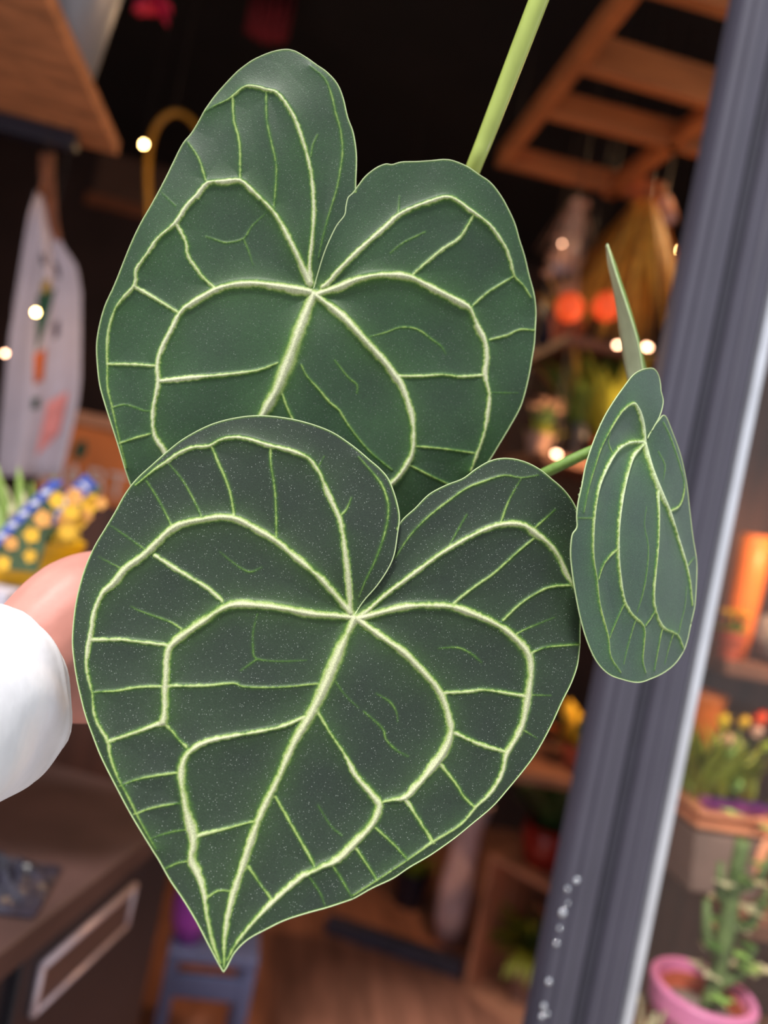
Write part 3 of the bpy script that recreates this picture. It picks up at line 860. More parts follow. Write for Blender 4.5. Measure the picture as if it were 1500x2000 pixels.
extrude(prof, PX, PY, 0, H).build('post', M_post, door)
extrude([(0.0480, 0.006), (0.0590, 0.006), (0.0590, 0.0119), (0.0480, 0.0119)], PX, PY, 0, H).build('gasket', M_groove, door)
extrude([(0.016, -0.003), (0.022, -0.0045), (0.028, -0.003), (0.028, 0), (0.016, 0)], PX, PY, 0, H).build('bead', M_post, door)
extrude([(0.076, -0.002), (0.080, -0.004), (0.084, -0.002), (0.084, 0), (0.076, 0)], PX, PY, 0, H).build('bead', M_post, door)
extrude([(W - .004, -0.002), (W + .0055, -0.004), (W + .0065, 0.006), (W + .0065, 0.03), (W - .0039, 0.03)], PX, PY, 0, H).build('edge_strip', M_silver, door)
rd = random.Random(4)
for px, py, r in ((1128, 1720, 3.4), (1094, 1735, 2.4), (1090, 1782, 3.8), (1078, 1812, 2.0), (1075, 1842, 2.6), (1056, 1916, 3.0), (1046, 1964, 3.0), (1040, 1984, 2.4), (1070, 1981, 2.4), (1110, 1765, 1.8)):
    rr = ray(px, py); p = CAM + rr * ((PY - CAM.y) / rr.y)
    if p.x < PX + 0.004: p.x = PX + 0.006
    MB().ball((p.x, PY + 0.001, p.z), r * 0.0012, 12, (1, .7, 1)).build('droplet', M_drop, door, smooth=True)

gm = bpy.data.materials.new('clear window glass'); gm.use_nodes = True
nt = gm.node_tree
for nd in list(nt.nodes):
    if nd.type != 'OUTPUT_MATERIAL': nt.nodes.remove(nd)
out = [nd for nd in nt.nodes if nd.type == 'OUTPUT_MATERIAL'][0]
tr = nt.nodes.new('ShaderNodeBsdfTransparent'); tr.inputs[0].default_value = (0.95, 0.97, 0.96, 1)
gl = nt.nodes.new('ShaderNodeBsdfGlossy'); gl.inputs['Roughness'].default_value = 0.02
lw = nt.nodes.new('ShaderNodeLayerWeight'); lw.inputs[0].default_value = 0.5
pw = nt.nodes.new('ShaderNodeMath'); pw.operation = 'POWER'; pw.inputs[1].default_value = 5
nt.links.new(lw.outputs['Facing'], pw.inputs[0])
fz = nt.nodes.new('ShaderNodeMath'); fz.operation = 'MULTIPLY_ADD'; fz.inputs[1].default_value = 0.5; fz.inputs[2].default_value = 0.02
nt.links.new(pw.outputs[0], fz.inputs[0])
mx = nt.nodes.new('ShaderNodeMixShader')
nt.links.new(fz.outputs[0], mx.inputs[0]); nt.links.new(tr.outputs[0], mx.inputs[1]); nt.links.new(gl.outputs[0], mx.inputs[2]); nt.links.new(mx.outputs[0], out.inputs[0])
win = tag(empty('window_1', (PX + W + 0.8, PY + 0.02, 0)), kind='structure')
gx0, gx1 = PX + W + .0070, XR - 0.005
MB().box(((gx0 + gx1) / 2, PY + 0.018, 1.24), (gx1 - gx0, 0.004, 2.36)).build('pane', gm, win)
MB().box(((gx0 + gx1) / 2, PY + 0.025, 0.03), (gx1 - gx0, 0.05, 0.06)).build('window_sill', M_post, win)
MB().box(((gx0 + gx1) / 2, PY + 0.025, 2.47), (gx1 - gx0, 0.05, 0.10)).build('window_frame', M_post, win)

# ------------------------------------------------------------------ the person holding the plant
M_skin = mat('skin', (206, 140, 128), 0.5, var=0.10, scale=45, bump=0.15)
M_sleeve = mat('white cotton sleeve', (236, 234, 240), 0.85, var=0.03, scale=90, bump=0.12, sheen=0.3)
elbow = at(-520, 1640, 0.30)
person = empty('person', elbow, "person's hand and forearm in a loose white sleeve, holding the plant from the left", 'person')


def capsule_chain(mb, pts):
    """tapered limb through (px, py, depth, radius) points"""
    P = crom([tuple(at(a, b, c)) + (r,) for a, b, c, r in pts], 5)
    mb.tube([Vector(p[:3]) for p in P], [float(p[3]) for p in P], 14)
    for p in (P[0], P[-1]):
        mb.ball(Vector(p[:3]), float(p[3]), 14)


hb = MB()
capsule_chain(hb, [(-520, 1640, .30, .040), (-200, 1470, .37, .036), (10, 1330, .45, .030), (90, 1265, .475, .031)])
capsule_chain(hb, [(60, 1270, .47, .031), (150, 1190, .492, .034), (230, 1160, .515, .030), (330, 1165, .545, .022)])      # upper half of the back of the hand
capsule_chain(hb, [(70, 1320, .47, .027), (170, 1342, .498, .0235), (260, 1345, .525, .022), (340, 1350, .55, .018)])      # heel of the hand
capsule_chain(hb, [(150, 1255, .505, .026), (280, 1250, .54, .024), (350, 1255, .56, .020)])
for y0, ln in ((1135, 0), (1205, 14), (1275, 8), (1345, -10)):                                                             # four fingers round the back of the pot
    capsule_chain(hb, [(320, y0 + 15, .55, .0115), (400, y0 + 8, .625, .0105), (500 + ln, y0 + 40, .668, .0092), (610 + ln, y0 + 55, .676, .0084), (660 + ln, y0 + 62, .664, .0074)])
capsule_chain(hb, [(210, 1180, .505, .018), (330, 1195, .515, .0135), (430, 1240, .535, .0115), (520, 1275, .545, .0092)])   # thumb in front
hand = hb.build('hand', M_skin, person, smooth=True)
rm = hand.modifiers.new('remesh', 'REMESH'); rm.mode = 'VOXEL'; rm.voxel_size = 0.0026; rm.use_smooth_shade = True
sm = hand.modifiers.new('smooth', 'SMOOTH'); sm.factor = 0.5; sm.iterations = 10
# the sleeve: a wide tube with folds, its hem rolled
mb = MB(); n = 56
ax = crom([(-560, 1600, .28), (-340, 1500, .33), (-165, 1420, .385), (-50, 1372, .425), (6, 1348, .446)], 7)
pts = [Vector(at(*p)) for p in ax]
rad = np.interp(np.linspace(0, 1, len(pts)), [0, .4, .75, .92, 1], [.066, .058, .053, .050, .046])
u = CY.copy()
rings = []
for i, p in enumerate(pts):
    t = (pts[min(i + 1, len(pts) - 1)] - pts[max(i - 1, 0)]).normalized()
    u = (u - t * u.dot(t)).normalized(); w_ = t.cross(u)
    for k in range(n):
        a_ = 2 * math.pi * k / n
        r = rad[i] * (1 + 0.035 * math.sin(3 * a_ + i * 0.25) + 0.02 * math.sin(7 * a_ - i * 0.5 + 1)) + (0.0016 if i == len(pts) - 4 else 0)
        mb.v.append(p + (u * math.cos(a_) + w_ * math.sin(a_)) * r)
for i in range(len(pts) - 1):
    for k in range(n):
        k2 = (k + 1) % n
        mb.f.append((i * n + k, i * n + k2, (i + 1) * n + k2, (i + 1) * n + k))
sl = mb.build('sleeve', M_sleeve, person, smooth=True, thick=0.002)
ss = sl.modifiers.new('sub', 'SUBSURF'); ss.levels = 1; ss.render_levels = 1
hem = [mb.v[(len(pts) - 1) * n + k].lerp(pts[-1], 0.006) for k in range(n)] + [mb.v[(len(pts) - 1) * n]]
MB().tube(hem, 0.0022, 8, caps=False).build('hem', M_sleeve, sl, smooth=True)

# ------------------------------------------------------------------ left side of the shop
M_osb = mat('chipboard', (172, 112, 74), 0.7, var=0.35, scale=14, stretch=(1, 3, 1), bump=0.15)
M_navy = mat('navy steel bar', (28, 28, 44), 0.4, var=0.1)
M_zinc = mat('galvanised zinc', (150, 154, 166), 0.4, metal=0.5, var=0.12, scale=10)
M_paper = mat('white wrapping paper', (222, 220, 226), 0.8, var=0.05)
ZS = 2.02
c1 = atz(232, 305, ZS); c0 = atz(78, -20, ZS)
xs = (c1.x + c0.x) / 2
shelf = empty('wall_shelf', (XL + 0.01, c1.y, ZS), 'chipboard wall shelf with a navy bar under it, high on the left', 'shelf')
MB().box(((XL + .004 + xs) / 2, (c1.y + 0.84) / 2, ZS + 0.013), (xs - XL - .004, c1.y - 0.84, 0.026)).build('board', M_osb, shelf, bevel=0.002)
MB().box(((XL + .004 + xs - .06) / 2, c1.y - 0.055, ZS - 0.016), (xs - .06 - XL - .004, 0.03, 0.03)).build('rail', M_navy, shelf, bevel=0.002)
# zinc bucket on it
bk = at(118, 30, 1.22)
bx_, by_ = bk.x, bk.y
bucket = empty('zinc_bucket', (bx_, by_, ZS + 0.026), 'grey zinc bucket with white paper inside, on the chipboard shelf', 'bucket')
MB().lathe((bx_, by_, ZS + 0.027), [(.066, 0), (.088, .19), (.092, .195), (.092, .203), (.086, .203), (.085, .19), (.064, .006)], 36).build('body', M_zinc, bucket, smooth=True)
MB().lathe((bx_, by_, ZS + 0.027), [(.06, .02), (.080, .19), (.112, .30), (.110, .302), (.078, .19), (.058, .022)], 24).build('paper', M_paper, bucket, smooth=True)

# white apron hanging from the bar
M_apron = mat('white apron cloth', (196, 182, 192), 0.9, var=0.05, scale=20, sheen=0.2)
M_strap = mat('tan leather strap', (134, 76, 46), 0.6, var=0.2, scale=30)
apron = empty('apron', at(75, 930, 1.42), 'white apron with a green and orange print, hanging on a tan strap', 'apron')
AL = [(72, 372), (56, 420), (46, 480), (36, 540), (26, 600), (16, 680), (8, 760), (0, 840), (-8, 930)]
AR = [(80, 374), (100, 432), (124, 482), (150, 520), (158, 570), (158, 650), (157, 740), (152, 790), (120, 930)]


def apron_pt(s_, t):
    """s 0..1 across, t 0..1 down"""
    yy = np.linspace(0, 1, len(AL))
    l = [np.interp(t, yy, [p[i] for p in AL]) for i in (0, 1)]
    r = [np.interp(t, yy, [p[i] for p in AR]) for i in (0, 1)]
    x = l[0] + (r[0] - l[0]) * s_; y = l[1] + (r[1] - l[1]) * s_
    d = 1.44 + 0.012 * math.sin(s_ * 9 + t * 2) * min(1, t * 3) + 0.03 * s_
    return Vector(at(x, y, d))


mb = MB(); ns, ntt = 14, 28
for j in range(ntt + 1):
    for i in range(ns + 1):
        mb.v.append(apron_pt(i / ns, j / ntt))
for j in range(ntt):
    for i in range(ns):
        q = j * (ns + 1) + i
        mb.f.append((q, q + 1, q + ns + 2, q + ns + 1))
mb.build('cloth', M_apron, apron, smooth=True, thick=0.002)
bar_y = at(95, 300, 1.44)
MB().tube([Vector(at(78, 380, 1.438)), Vector(at(86, 345, 1.432)), Vector(at(90, 306, 1.428))], 0.004, 8).build('neck_strap', M_strap, apron, smooth=True)
mb = MB()
for i, (x, y, w2) in enumerate([(92, 300, 14), (92, 340, 14), (96, 390, 13), (103, 440, 10), (114, 470, 6)]):
    mb.v += [Vector(at(x - w2, y, 1.47)), Vector(at(x + w2, y, 1.47))]
    if i: mb.f.append((2 * i - 2, 2 * i - 1, 2 * i + 1, 2 * i))
mb.build('side_strap', M_strap, apron, thick=0.004)


def print_patch(name, quad, mt, par=apron):
    mb = MB(); k = 6
    (s0, t0), (s1, t1), (s2, t2), (s3, t3) = quad
    for j in range(k + 1):
        for i in range(k + 1):
            a_, b_ = i / k, j / k
            s_ = (s0 * (1 - a_) + s1 * a_) * (1 - b_) + (s3 * (1 - a_) + s2 * a_) * b_
            t_ = (t0 * (1 - a_) + t1 * a_) * (1 - b_) + (t3 * (1 - a_) + t2 * a_) * b_
            mb.v.append(apron_pt(s_, t_) - FWD * 0.003)
    for j in range(k):
        for i in range(k):
            q = j * (k + 1) + i
            mb.f.append((q, q + 1, q + k + 2, q + k + 1))
    return mb.build(name, mt, par)


M_pg = mat('dark green print', (30, 74, 56), 0.9); M_po = mat('orange print', (196, 92, 30), 0.9)
M_pk = mat('dark grey print', (74, 60, 68), 0.9); M_pp = mat('pink print', (226, 142, 136), 0.9); M_py = mat('ochre print', (150, 122, 50), 0.9)
print_patch('print', [(.36, .47), (.64, .46), (.52, .58), (.40, .66)], M_pg)
print_patch('print', [(.38, .66), (.54, .65), (.52, .74), (.40, .75)], M_po)
print_patch('print', [(.40, .80), (.50, .80), (.50, .84), (.40, .84)], M_pg)
print_patch('print', [(.42, .42), (.56, .41), (.56, .47), (.42, .47)], M_py)
print_patch('print', [(.42, .29), (.50, .29), (.50, .34), (.42, .345)], M_pk)
print_patch('print', [(.62, .33), (.70, .34), (.72, .42), (.65, .41)], M_pk)
print_patch('print', [(.62, .58), (.70, .57), (.71, .62), (.63, .63)], M_pk)
print_patch('print', [(.60, .83), (.86, .80), (.84, .92), (.56, .96)], M_pp)

# fairy lights
M_bulb = mat('glowing warm bulb', (255, 206, 130), 0.4, var=0.02, emit=55)
M_bulb2 = mat('glowing dim bulb', (255, 190, 150), 0.4, var=0.02, emit=20)
M_wire = mat('thin dark wire', (40, 30, 26), 0.5)
M_socket = mat('bulb socket', (60, 46, 30), 0.5)


def fairy(px, py, d, r, label, mt=None, watt=0.0, topz=None, sq=(1, 1, 1)):
    p = at(px, py, d)
    t = empty('fairy_light', p, label, 'light', 'warm fairy lights')
    MB().ball(p, r, 12, sq).build('bulb', mt or M_bulb, t, smooth=True)
    MB().tube([p + Vector((0, 0, r * .9)), p + Vector((0, 0, r * .9 + 0.008))], r * 0.6, 8).build('socket', M_socket, t)
    MB().tube([p + Vector((0, 0, r * .9 + .008)), Vector((p.x, p.y, (topz or ZC) - 0.001))], 0.0007, 5).build('wire', M_wire, t)
    if watt:
        ld = bpy.data.lights.new('fairy_glow', 'POINT'); ld.energy = watt; ld.color = (1, .62, .28); ld.shadow_soft_size = 0.02
        lo = bpy.data.objects.new('fairy_glow', ld); col.objects.link(lo); lo.parent = t
        lo.location = (0, 0, -r - 0.02)


fairy(281, 282, 1.75, .0045, 'glowing warm bulb beside the yellow hoop', watt=0.5)
fairy(70, 610, 1.36, .0042, 'round glowing bulb in front of the white apron', M_bulb, watt=0.05, topz=ZS)
fairy(10, 690, 1.36, .0036, 'smaller pinkish bulb at the left edge of the apron', M_bulb2, topz=ZS)

# yellow hoop
M_hoop = mat('mustard painted metal', (150, 104, 20), 0.45, var=0.1)
hp = [(294, 470, 1.9), (291, 400, 1.9), (289, 330, 1.9), (294, 280, 1.9), (310, 240, 1.9), (338, 220, 1.9), (366, 228, 1.9), (388, 255, 1.9), (402, 300, 1.9), (410, 400, 1.9), (412, 470, 1.9)]
hoop = empty('hanging_basket', at(352, 520, 1.9), 'dark hanging basket with a tall mustard yellow hoop handle, behind the upper leaf', 'basket')
MB().tube([Vector(at(*p)) for p in crom(hp, 5)], 0.0075, 10).build('handle', M_hoop, hoop, smooth=True)
M_wick = mat('dark wicker', (58, 42, 30), 0.8, var=0.4, scale=60, stretch=(1, 1, 4), bump=0.5)
hb0 = at(352, 520, 1.9)
MB().lathe((hb0.x, hb0.y, hb0.z - .06), [(.06, 0), (.085, .13), (.09, .14), (.082, .14), (.06, .02)], 28).build('bowl', M_wick, hoop, smooth=True)
M_dkwood = mat('dark stained wood', (62, 40, 32), 0.65, var=0.3, scale=8, stretch=(4, 4, .6))
ht = at(340, 219, 1.9)
MB().tube([ht, Vector((ht.x, ht.y, ZC - .001))], .0015, 6).build('cord', M_wire, hoop)

# magenta flower and red drape near the ceiling
M_mag = mat('magenta petal', (206, 24, 84), 0.6, var=0.15)
M_red = mat('dark red cloth', (122, 26, 34), 0.85, var=0.25, scale=18)
M_stemg = mat('green stem', (74, 104, 48), 0.6)
M_green = mat('leaf green', (76, 104, 42), 0.55, var=0.3, scale=40)
fc = at(300, 5, 1.6)
fb = empty('hanging_flower', (fc.x, fc.y, ZC - 0.001), 'magenta flower head hanging from the ceiling at the top', 'flower')
mb = MB()
for k in range(14):
    a_ = k * 2.399; e_ = (k % 4) * .35 - .7
    dv = Vector((math.cos(a_) * math.cos(e_), math.sin(a_) * math.cos(e_), math.sin(e_)))
    mb.blade(fc, dv, .05, .036, .2, 4)
mb.build('petals', M_mag, fb, smooth=True, thick=.001)
MB().tube([fc, Vector((fc.x, fc.y, ZC - .001))], .002, 6).build('stem', M_stemg, fb)
dr = empty('hanging_cloth', atz(520, -60, ZC - 0.001), 'dark red cloth hanging from the ceiling above the upper leaf', 'cloth')
mb = MB(); p0 = at(478, 60, 2.1); p1 = at(562, 78, 2.1)
for i in range(25):
    t = i / 24
    b_ = p0.lerp(p1, t) + FWD * (0.012 * math.sin(t * 30))
    mb.v += [Vector((b_.x, b_.y, ZC - .001)), Vector((b_.x, b_.y, b_.z - .02 * math.sin(t * 3.1)))]
    if i: mb.f.append((2 * i - 2, 2 * i, 2 * i + 1, 2 * i - 1))
mb.build('cloth', M_red, dr, smooth=True, thick=.003)

# brown board on the back wall
M_board = mat('dull brown board', (96, 68, 56), 0.8, var=0.2, scale=6)
def onback(px, py, gap):
    r = ray(px, py); return CAM + r * ((YB - gap - CAM.y) / r.y)
q1, q2 = onback(215, 200, .03), onback(470, 460, .03)
nb = empty('wall_board', (q1.x, YB - .02, q2.z), 'dull brown framed board on the back wall, behind the yellow hoop', 'board')
MB().box(((q1.x + q2.x) / 2, YB - .012, (q1.z + q2.z) / 2), (abs(q2.x - q1.x), .02, abs(q1.z - q2.z))).build('panel', M_board, nb)
for z in (q1.z, q2.z):
    MB().box(((q1.x + q2.x) / 2, YB - .017, z), (abs(q2.x - q1.x) + .05, .03, .05)).build('frame_rail', M_strap, nb, bevel=.003)

# wooden cabinet with the orange sign
M_cab = mat('reddish brown cabinet wood', (92, 56, 44), 0.6, var=0.3, scale=7, stretch=(5, 5, .5))
M_cabtop = mat('light brown board', (190, 130, 96), 0.6, var=0.15, scale=12)
M_sign = mat('orange sign panel', (206, 112, 48), 0.6, var=0.18, scale=9)
M_letter = mat('pale painted letter', (206, 186, 180), 0.7, var=0.06)
sp0 = at(100, 800, 1.75)
zt = at(170, 806, 1.75).z
yaw = math.atan2(-0.06, 1)
cabx0, cabx1, caby = sp0.x, sp0.x + 0.42, at(170, 806, 1.75).y
cab = empty('sign_cabinet', ((cabx0 + cabx1) / 2, caby + .17, 0), 'tall reddish wooden cabinet with an orange lettered panel, behind the yellow pot', 'cabinet')
MB().box(((cabx0 + cabx1) / 2, caby + .17, (zt - .03) / 2), (cabx1 - cabx0, .32, zt - .03)).build('body', M_cab, cab, bevel=.003)
MB().box(((cabx0 + cabx1) / 2, caby + .165, zt - .0145), (cabx1 - cabx0 + .02, .36, .029)).build('top_board', M_cabtop, cab, bevel=.003)
MB().box(((cabx0 + cabx1) / 2, caby + .004, zt - .115), (cabx1 - cabx0 - .01, .012, .168)).build('sign_panel', M_sign, cab, bevel=.002)
fcv = bpy.data.curves.new('sign_letters', 'FONT'); fcv.body = 'BABTA'; fcv.size = 0.083; fcv.extrude = 0.001
fcv.materials.append(M_letter)
tmp = bpy.data.objects.new('lettering', fcv); col.objects.link(tmp)
lme = bpy.data.meshes.new_from_object(tmp.evaluated_get(bpy.context.evaluated_depsgraph_get()))
bpy.data.objects.remove(tmp)
fo = bpy.data.objects.new('lettering', lme); col.objects.link(fo); fo.parent = cab
fo.rotation_euler = (math.pi / 2, 0, 0)
fo.location = WM(cab).inverted() @ Vector((cabx0 + .004, caby - .0032, zt - .178))
mb = MB(); lc = Vector((cabx0 + .085, caby - .0035, zt - .085))
mb.add([lc + Vector(q) for q in ((-.014, 0, -.02), (.0, 0, -.026), (.014, 0, 0), (.004, 0, .024), (-.012, 0, .012))], [(0, 1, 2, 3, 4)])
mb.build('leaf_emblem', M_pg, cab, thick=.001)

# white shelf with the yellow pot
M_white = mat('white laminate', (196, 190, 204), 0.5, var=0.04)
zw = at(20, 1128, 1.0).z
q0 = at(48, 1150, .95)
ws = empty('display_shelf', (q0.x - .25, q0.y, 0), 'white laminate shelf under the yellow pot', 'shelf')
MB().box((q0.x - .23, q0.y + .07, zw - .012), (.46, .26, .024)).build('board', M_white, ws, bevel=.002)
MB().box((q0.x - .445, q0.y + .05, (zw - .024) / 2), (.03, .2, zw - .024)).build('upright', M_white, ws, bevel=.002)
M_yel = mat('bright yellow plastic', (226, 170, 16), 0.42, var=0.06)
M_blue = mat('blue printed band', (64, 84, 170), 0.6, var=0.25, scale=120)
M_cardy = mat('yellow flower print', (232, 178, 52), 0.7, var=0.2, scale=60)
M_cardg = mat('dark green card', (66, 84, 54), 0.7, var=0.35, scale=60)
M_cardo = mat('peach flower print', (226, 160, 84), 0.7, var=0.15, scale=60)
M_shoot = mat('young green shoot', (142, 170, 84), 0.5, var=0.2, scale=60)
M_shootp = mat('pale bulb shoot', (214, 208, 172), 0.55, var=0.12, scale=60)
yc = at(52, 1080, 1.0)
ypot = empty('bulb_pot', (yc.x, yc.y, zw), 'bright yellow pot of sprouting bulbs with two picture cards, at the left edge', 'potted plant')
hgt = at(95, 1052, 1.0).z - zw
MB().lathe((yc.x, yc.y, zw), [(.048, 0), (.062, hgt - .014), (.067, hgt - .014), (.069, hgt), (.062, hgt), (.060, hgt - .014)], 36).build('pot', M_yel, ypot, smooth=False)
MB().lathe((yc.x, yc.y, zw), [(.057, hgt - .02), (.059, hgt - .010), (.002, hgt - .006)], 20).build('soil', M_soil, ypot)
rd = random.Random(11)
for i, (px, py, mt, w2) in enumerate([(-8, 905, M_shoot, 20), (12, 950, M_shootp, 20), (36, 912, M_shoot, 22), (20, 985, M_shootp, 24), (62, 940, M_shoot, 16), (46, 960, M_shootp, 18), (104, 928, M_shoot, 18), (-20, 960, M_shoot, 20), (80, 965, M_shootp, 18)]):
    tip = at(px, py, .99 + rd.uniform(-.02, .02)); bs = Vector((yc.x + (px - 45) * .0004, yc.y + rd.uniform(-.02, .02), zw + hgt - .01))
    MB().blade(bs, tip - bs, (tip - bs).length, w2 * .0008, 0.0, 5, side=CX, shape=.8).build('shoot', mt, ypot, smooth=True, thick=.002)


def card(quad, band, seed, d):
    P = [Vector(at(x, y, d)) for x, y in quad]            # bottom-left, bottom-right, top-right, top-left
    nrm = -(P[1] - P[0]).cross(P[3] - P[0]).normalized()
    if nrm.dot(FWD) > 0: nrm = -nrm
    mb = MB().add(P + [p - nrm * .0012 for p in P], [(0, 1, 2, 3), (7, 6, 5, 4), (0, 4, 5, 1), (1, 5, 6, 2), (2, 6, 7, 3), (3, 7, 4, 0)])
    cdo = mb.build('picture_card', M_cardg, ypot)
    e1 = P[1] - P[0]; e2 = P[3] - P[0]
    f = lambda a_, b_: P[0] + e1 * a_ + e2 * b_ + nrm * .0006
    mb = MB().add([f(band[0], 0.01), f(band[1], .01), f(band[1], .99), f(band[0], .99)], [(0, 1, 2, 3)])
    bo = mb.build('blue_band', M_blue, cdo)
    r_ = random.Random(seed)
    for k in range(7):                                      # white lettering strokes along the band
        b0 = .08 + .125 * k
        mid = (band[0] + band[1]) / 2; wd = (band[1] - band[0]) * .3
        MB().add([f(mid - wd, b0) + nrm * .0004, f(mid + wd, b0) + nrm * .0004, f(mid + wd * .9, b0 + .05) + nrm * .0004, f(mid - wd * .6, b0 + .05) + nrm * .0004], [(0, 1, 2, 3)]).build('lettering', M_paper, cdo)
    for k in range(9):
        a_ = band[1] + .12 + r_.random() * (.86 - band[1]); b_ = .06 + .1 * k + r_.uniform(-.03, .03)
        c = f(min(a_, .9), min(b_, .94)) + nrm * .0003
        mb = MB(); rr = r_.uniform(.009, .0135)
        t1 = e1.normalized(); t2 = nrm.cross(t1)
        ring = [c + (t1 * math.cos(q * math.pi / 5) + t2 * math.sin(q * math.pi / 5)) * rr * (1 if q % 2 else .72) for q in range(10)]
        mb.add(ring, [tuple(range(10))])
        mb.build('flower_print', (M_cardy, M_cardo)[k % 3 == 2], cdo)


card([(-70, 1105), (72, 1118), (122, 955), (102, 935)], (.0, .18), 3, .925)
card([(72, 1010), (128, 1065), (198, 955), (168, 924)], (.0, .42), 5, .955)

# dark drawer cabinet, lower left
M_dark = mat('dark drawer unit lacquer', (32, 27, 35), 0.5, var=0.25, scale=6)
M_dark2 = mat('dark brown edge board', (74, 54, 52), 0.5, var=0.25, scale=8)
M_metal = mat('brushed metal frame', (196, 178, 186), 0.4, metal=0.3, var=0.1)
azd = math.radians(19.5)
da = Vector((math.sin(azd), math.cos(azd), 0)); dn = Vector((math.cos(azd), -math.sin(azd), 0))
f0 = at(240, 1730, 1.20)
kf = (f0 - CAM).dot(dn) / ray(150, 1726).dot(dn)
dz_top = (CAM + ray(150, 1726) * kf).z
Rz = Matrix.Rotation(-azd, 3, 'Z')                           # local y -> da
dcab = empty('drawer_cabinet', (f0.x, f0.y, 0), 'dark drawer cabinet with a metal framed card slot, lower left', 'cabinet')
ctr = f0 - da * .25 - dn * .22
MB().box((ctr.x, ctr.y, dz_top / 2 - .02), (.44, .86, dz_top - .04), Rz).build('body', M_dark, dcab, bevel=.003)
MB().box((ctr.x, ctr.y, dz_top - .02), (.47, .88, .04), Rz).build('top_board', M_dark2, dcab, bevel=.003)


def on_face(px, py):
    r = ray(px, py); k = (f0 - CAM).dot(dn) / r.dot(dn)
    return CAM + r * k


fr4 = [on_face(246, 1724), on_face(70, 1872), on_face(42, 1975), on_face(226, 1806)]
zc1 = (fr4[0].z + fr4[1].z) / 2; zc2 = (fr4[2].z + fr4[3].z) / 2
s0 = min((p - f0).dot(da) for p in fr4[1:3]); s1 = max((p - f0).dot(da) for p in (fr4[0], fr4[3]))
drw = MB().box((f0 + da * ((s0 + s1) / 2) + dn * .006 + Vector((0, 0, (zc1 + zc2) / 2 - f0.z))), (.012, s1 - s0 + .08, zc1 - zc2 + .09), Rz).build('drawer', M_dark, dcab, bevel=.003)
mb = MB()
for (a_, za), (b_, zb), tk in (((s0, zc1), (s1, zc1), .012), ((s0, zc2), (s1, zc2), .008), ((s0, zc1), (s0, zc2), .010), ((s1, zc1), (s1, zc2), .008)):
    A_ = f0 + da * a_ + dn * .016; A_.z = za
    B_ = f0 + da * b_ + dn * .016; B_.z = zb
    mb.tube([A_, B_], tk / 2, 8)
mb.build('card_frame', M_metal, drw, smooth=True)
pc = f0 + da * ((s0 + s1) / 2) + dn * .0135; pc.z = (zc1 + zc2) / 2
MB().box(pc, (.003, s1 - s0 - .01, zc1 - zc2 - .006), Rz).build('card', M_dark2, drw)
# crumpled clear-blue film on the cabinet
M_film = mat('crumpled blue grey film', (44, 42, 54), 0.3, var=0.5, scale=40, bump=0.8)
film = MB(); rd = random.Random(3)
fcn = atz(28, 1722, dz_top + .01)
g = 12
for i in range(g + 1):
    for j in range(g + 1):
        a_, b_ = i / g - .5, j / g - .5
        film.v.append(Vector((fcn.x - .02 + a_ * .13, fcn.y + b_ * .13, dz_top + .004 + max(0, .045 * (1 - 3.6 * (a_ * a_ + b_ * b_))) * rd.uniform(.1, 1.0))))
for i in range(g):
    for j in range(g):
        q = i * (g + 1) + j
        film.f.append((q, q + 1, q + g + 2, q + g + 1))
tag(film.build('plastic_film', M_film, thick=.001), 'crumpled blue grey plastic film on the drawer cabinet', 'film')

# step stool with a purple pot
M_stool = mat('blue grey painted stool', (84, 90, 124), 0.5, var=0.08)
M_purp = mat('purple glazed pot', (150, 62, 160), 0.35, var=0.12)
zs_ = .36
sc = atz(418, 1868, zs_)
stool = empty('step_stool', (sc.x, sc.y + .12, 0), 'low blue grey step stool on the floor, behind the leaf tip', 'stool')
MB().box((sc.x, sc.y + .12, zs_ - .012), (.21, .24, .024)).build('seat', M_stool, stool, bevel=.004)
MB().box((sc.x - .005, sc.y + .02, zs_ - .085), (.17, .018, .055)).build('apron_board', M_stool, stool, bevel=.003)
for sx in (-1, 1):
    for sy in (0, 1):
        MB().box((sc.x + sx * .09, sc.y + .02 + sy * .2, (zs_ - .024) / 2), (.03, .03, zs_ - .024)).build('leg', M_stool, stool, bevel=.003)
ppx = atz(366, 1832, zs_)
pp = empty('flower_pot', (ppx.x, ppx.y, zs_), 'small purple pot on the step stool', 'pot')
MB().lathe((ppx.x, ppx.y, zs_), [(.03, 0), (.046, .05), (.050, .09), (.044, .13), (.040, .13), (.044, .09), (.03, .01)], 28).build('body', M_purp, pp, smooth=True)
mb = MB(); rd = random.Random(6)
for k in range(16):
    a_ = k * 2.4
    mb.blade((ppx.x, ppx.y, zs_ + .12), (math.cos(a_) * .5, math.sin(a_) * .5, 1), rd.uniform(.08, .15), .02, .9, 5)
mb.build('foliage', M_green, pp, smooth=True)

# ------------------------------------------------------------------ right side of the shop
M_beam = mat('raw orange pine', (176, 98, 50), 0.65, var=0.25, scale=6, stretch=(1, 4, 4))
M_rack = mat('brown rack wood', (112, 70, 52), 0.65, var=0.25, scale=8)
M_terra = mat('terracotta', (178, 78, 48), 0.75, var=0.15, scale=25)
M_orange = mat('glossy orange pot', (236, 118, 44), 0.4, var=0.08)
M_redpot = mat('glossy red pot', (150, 42, 34), 0.18, var=0.08)
M_pink = mat('pink plastic pot', (226, 128, 172), 0.4, var=0.05)
M_crate = mat('rough crate pine', (196, 134, 104), 0.75, var=0.25, scale=10, bump=0.2)
M_blackpot = mat('black pot', (30, 28, 34), 0.45, var=0.1)
M_dgreen = mat('deep green foliage', (52, 78, 40), 0.45, var=0.3, scale=40)
M_ygreen = mat('yellow green foliage', (146, 150, 44), 0.55, var=0.3, scale=40)
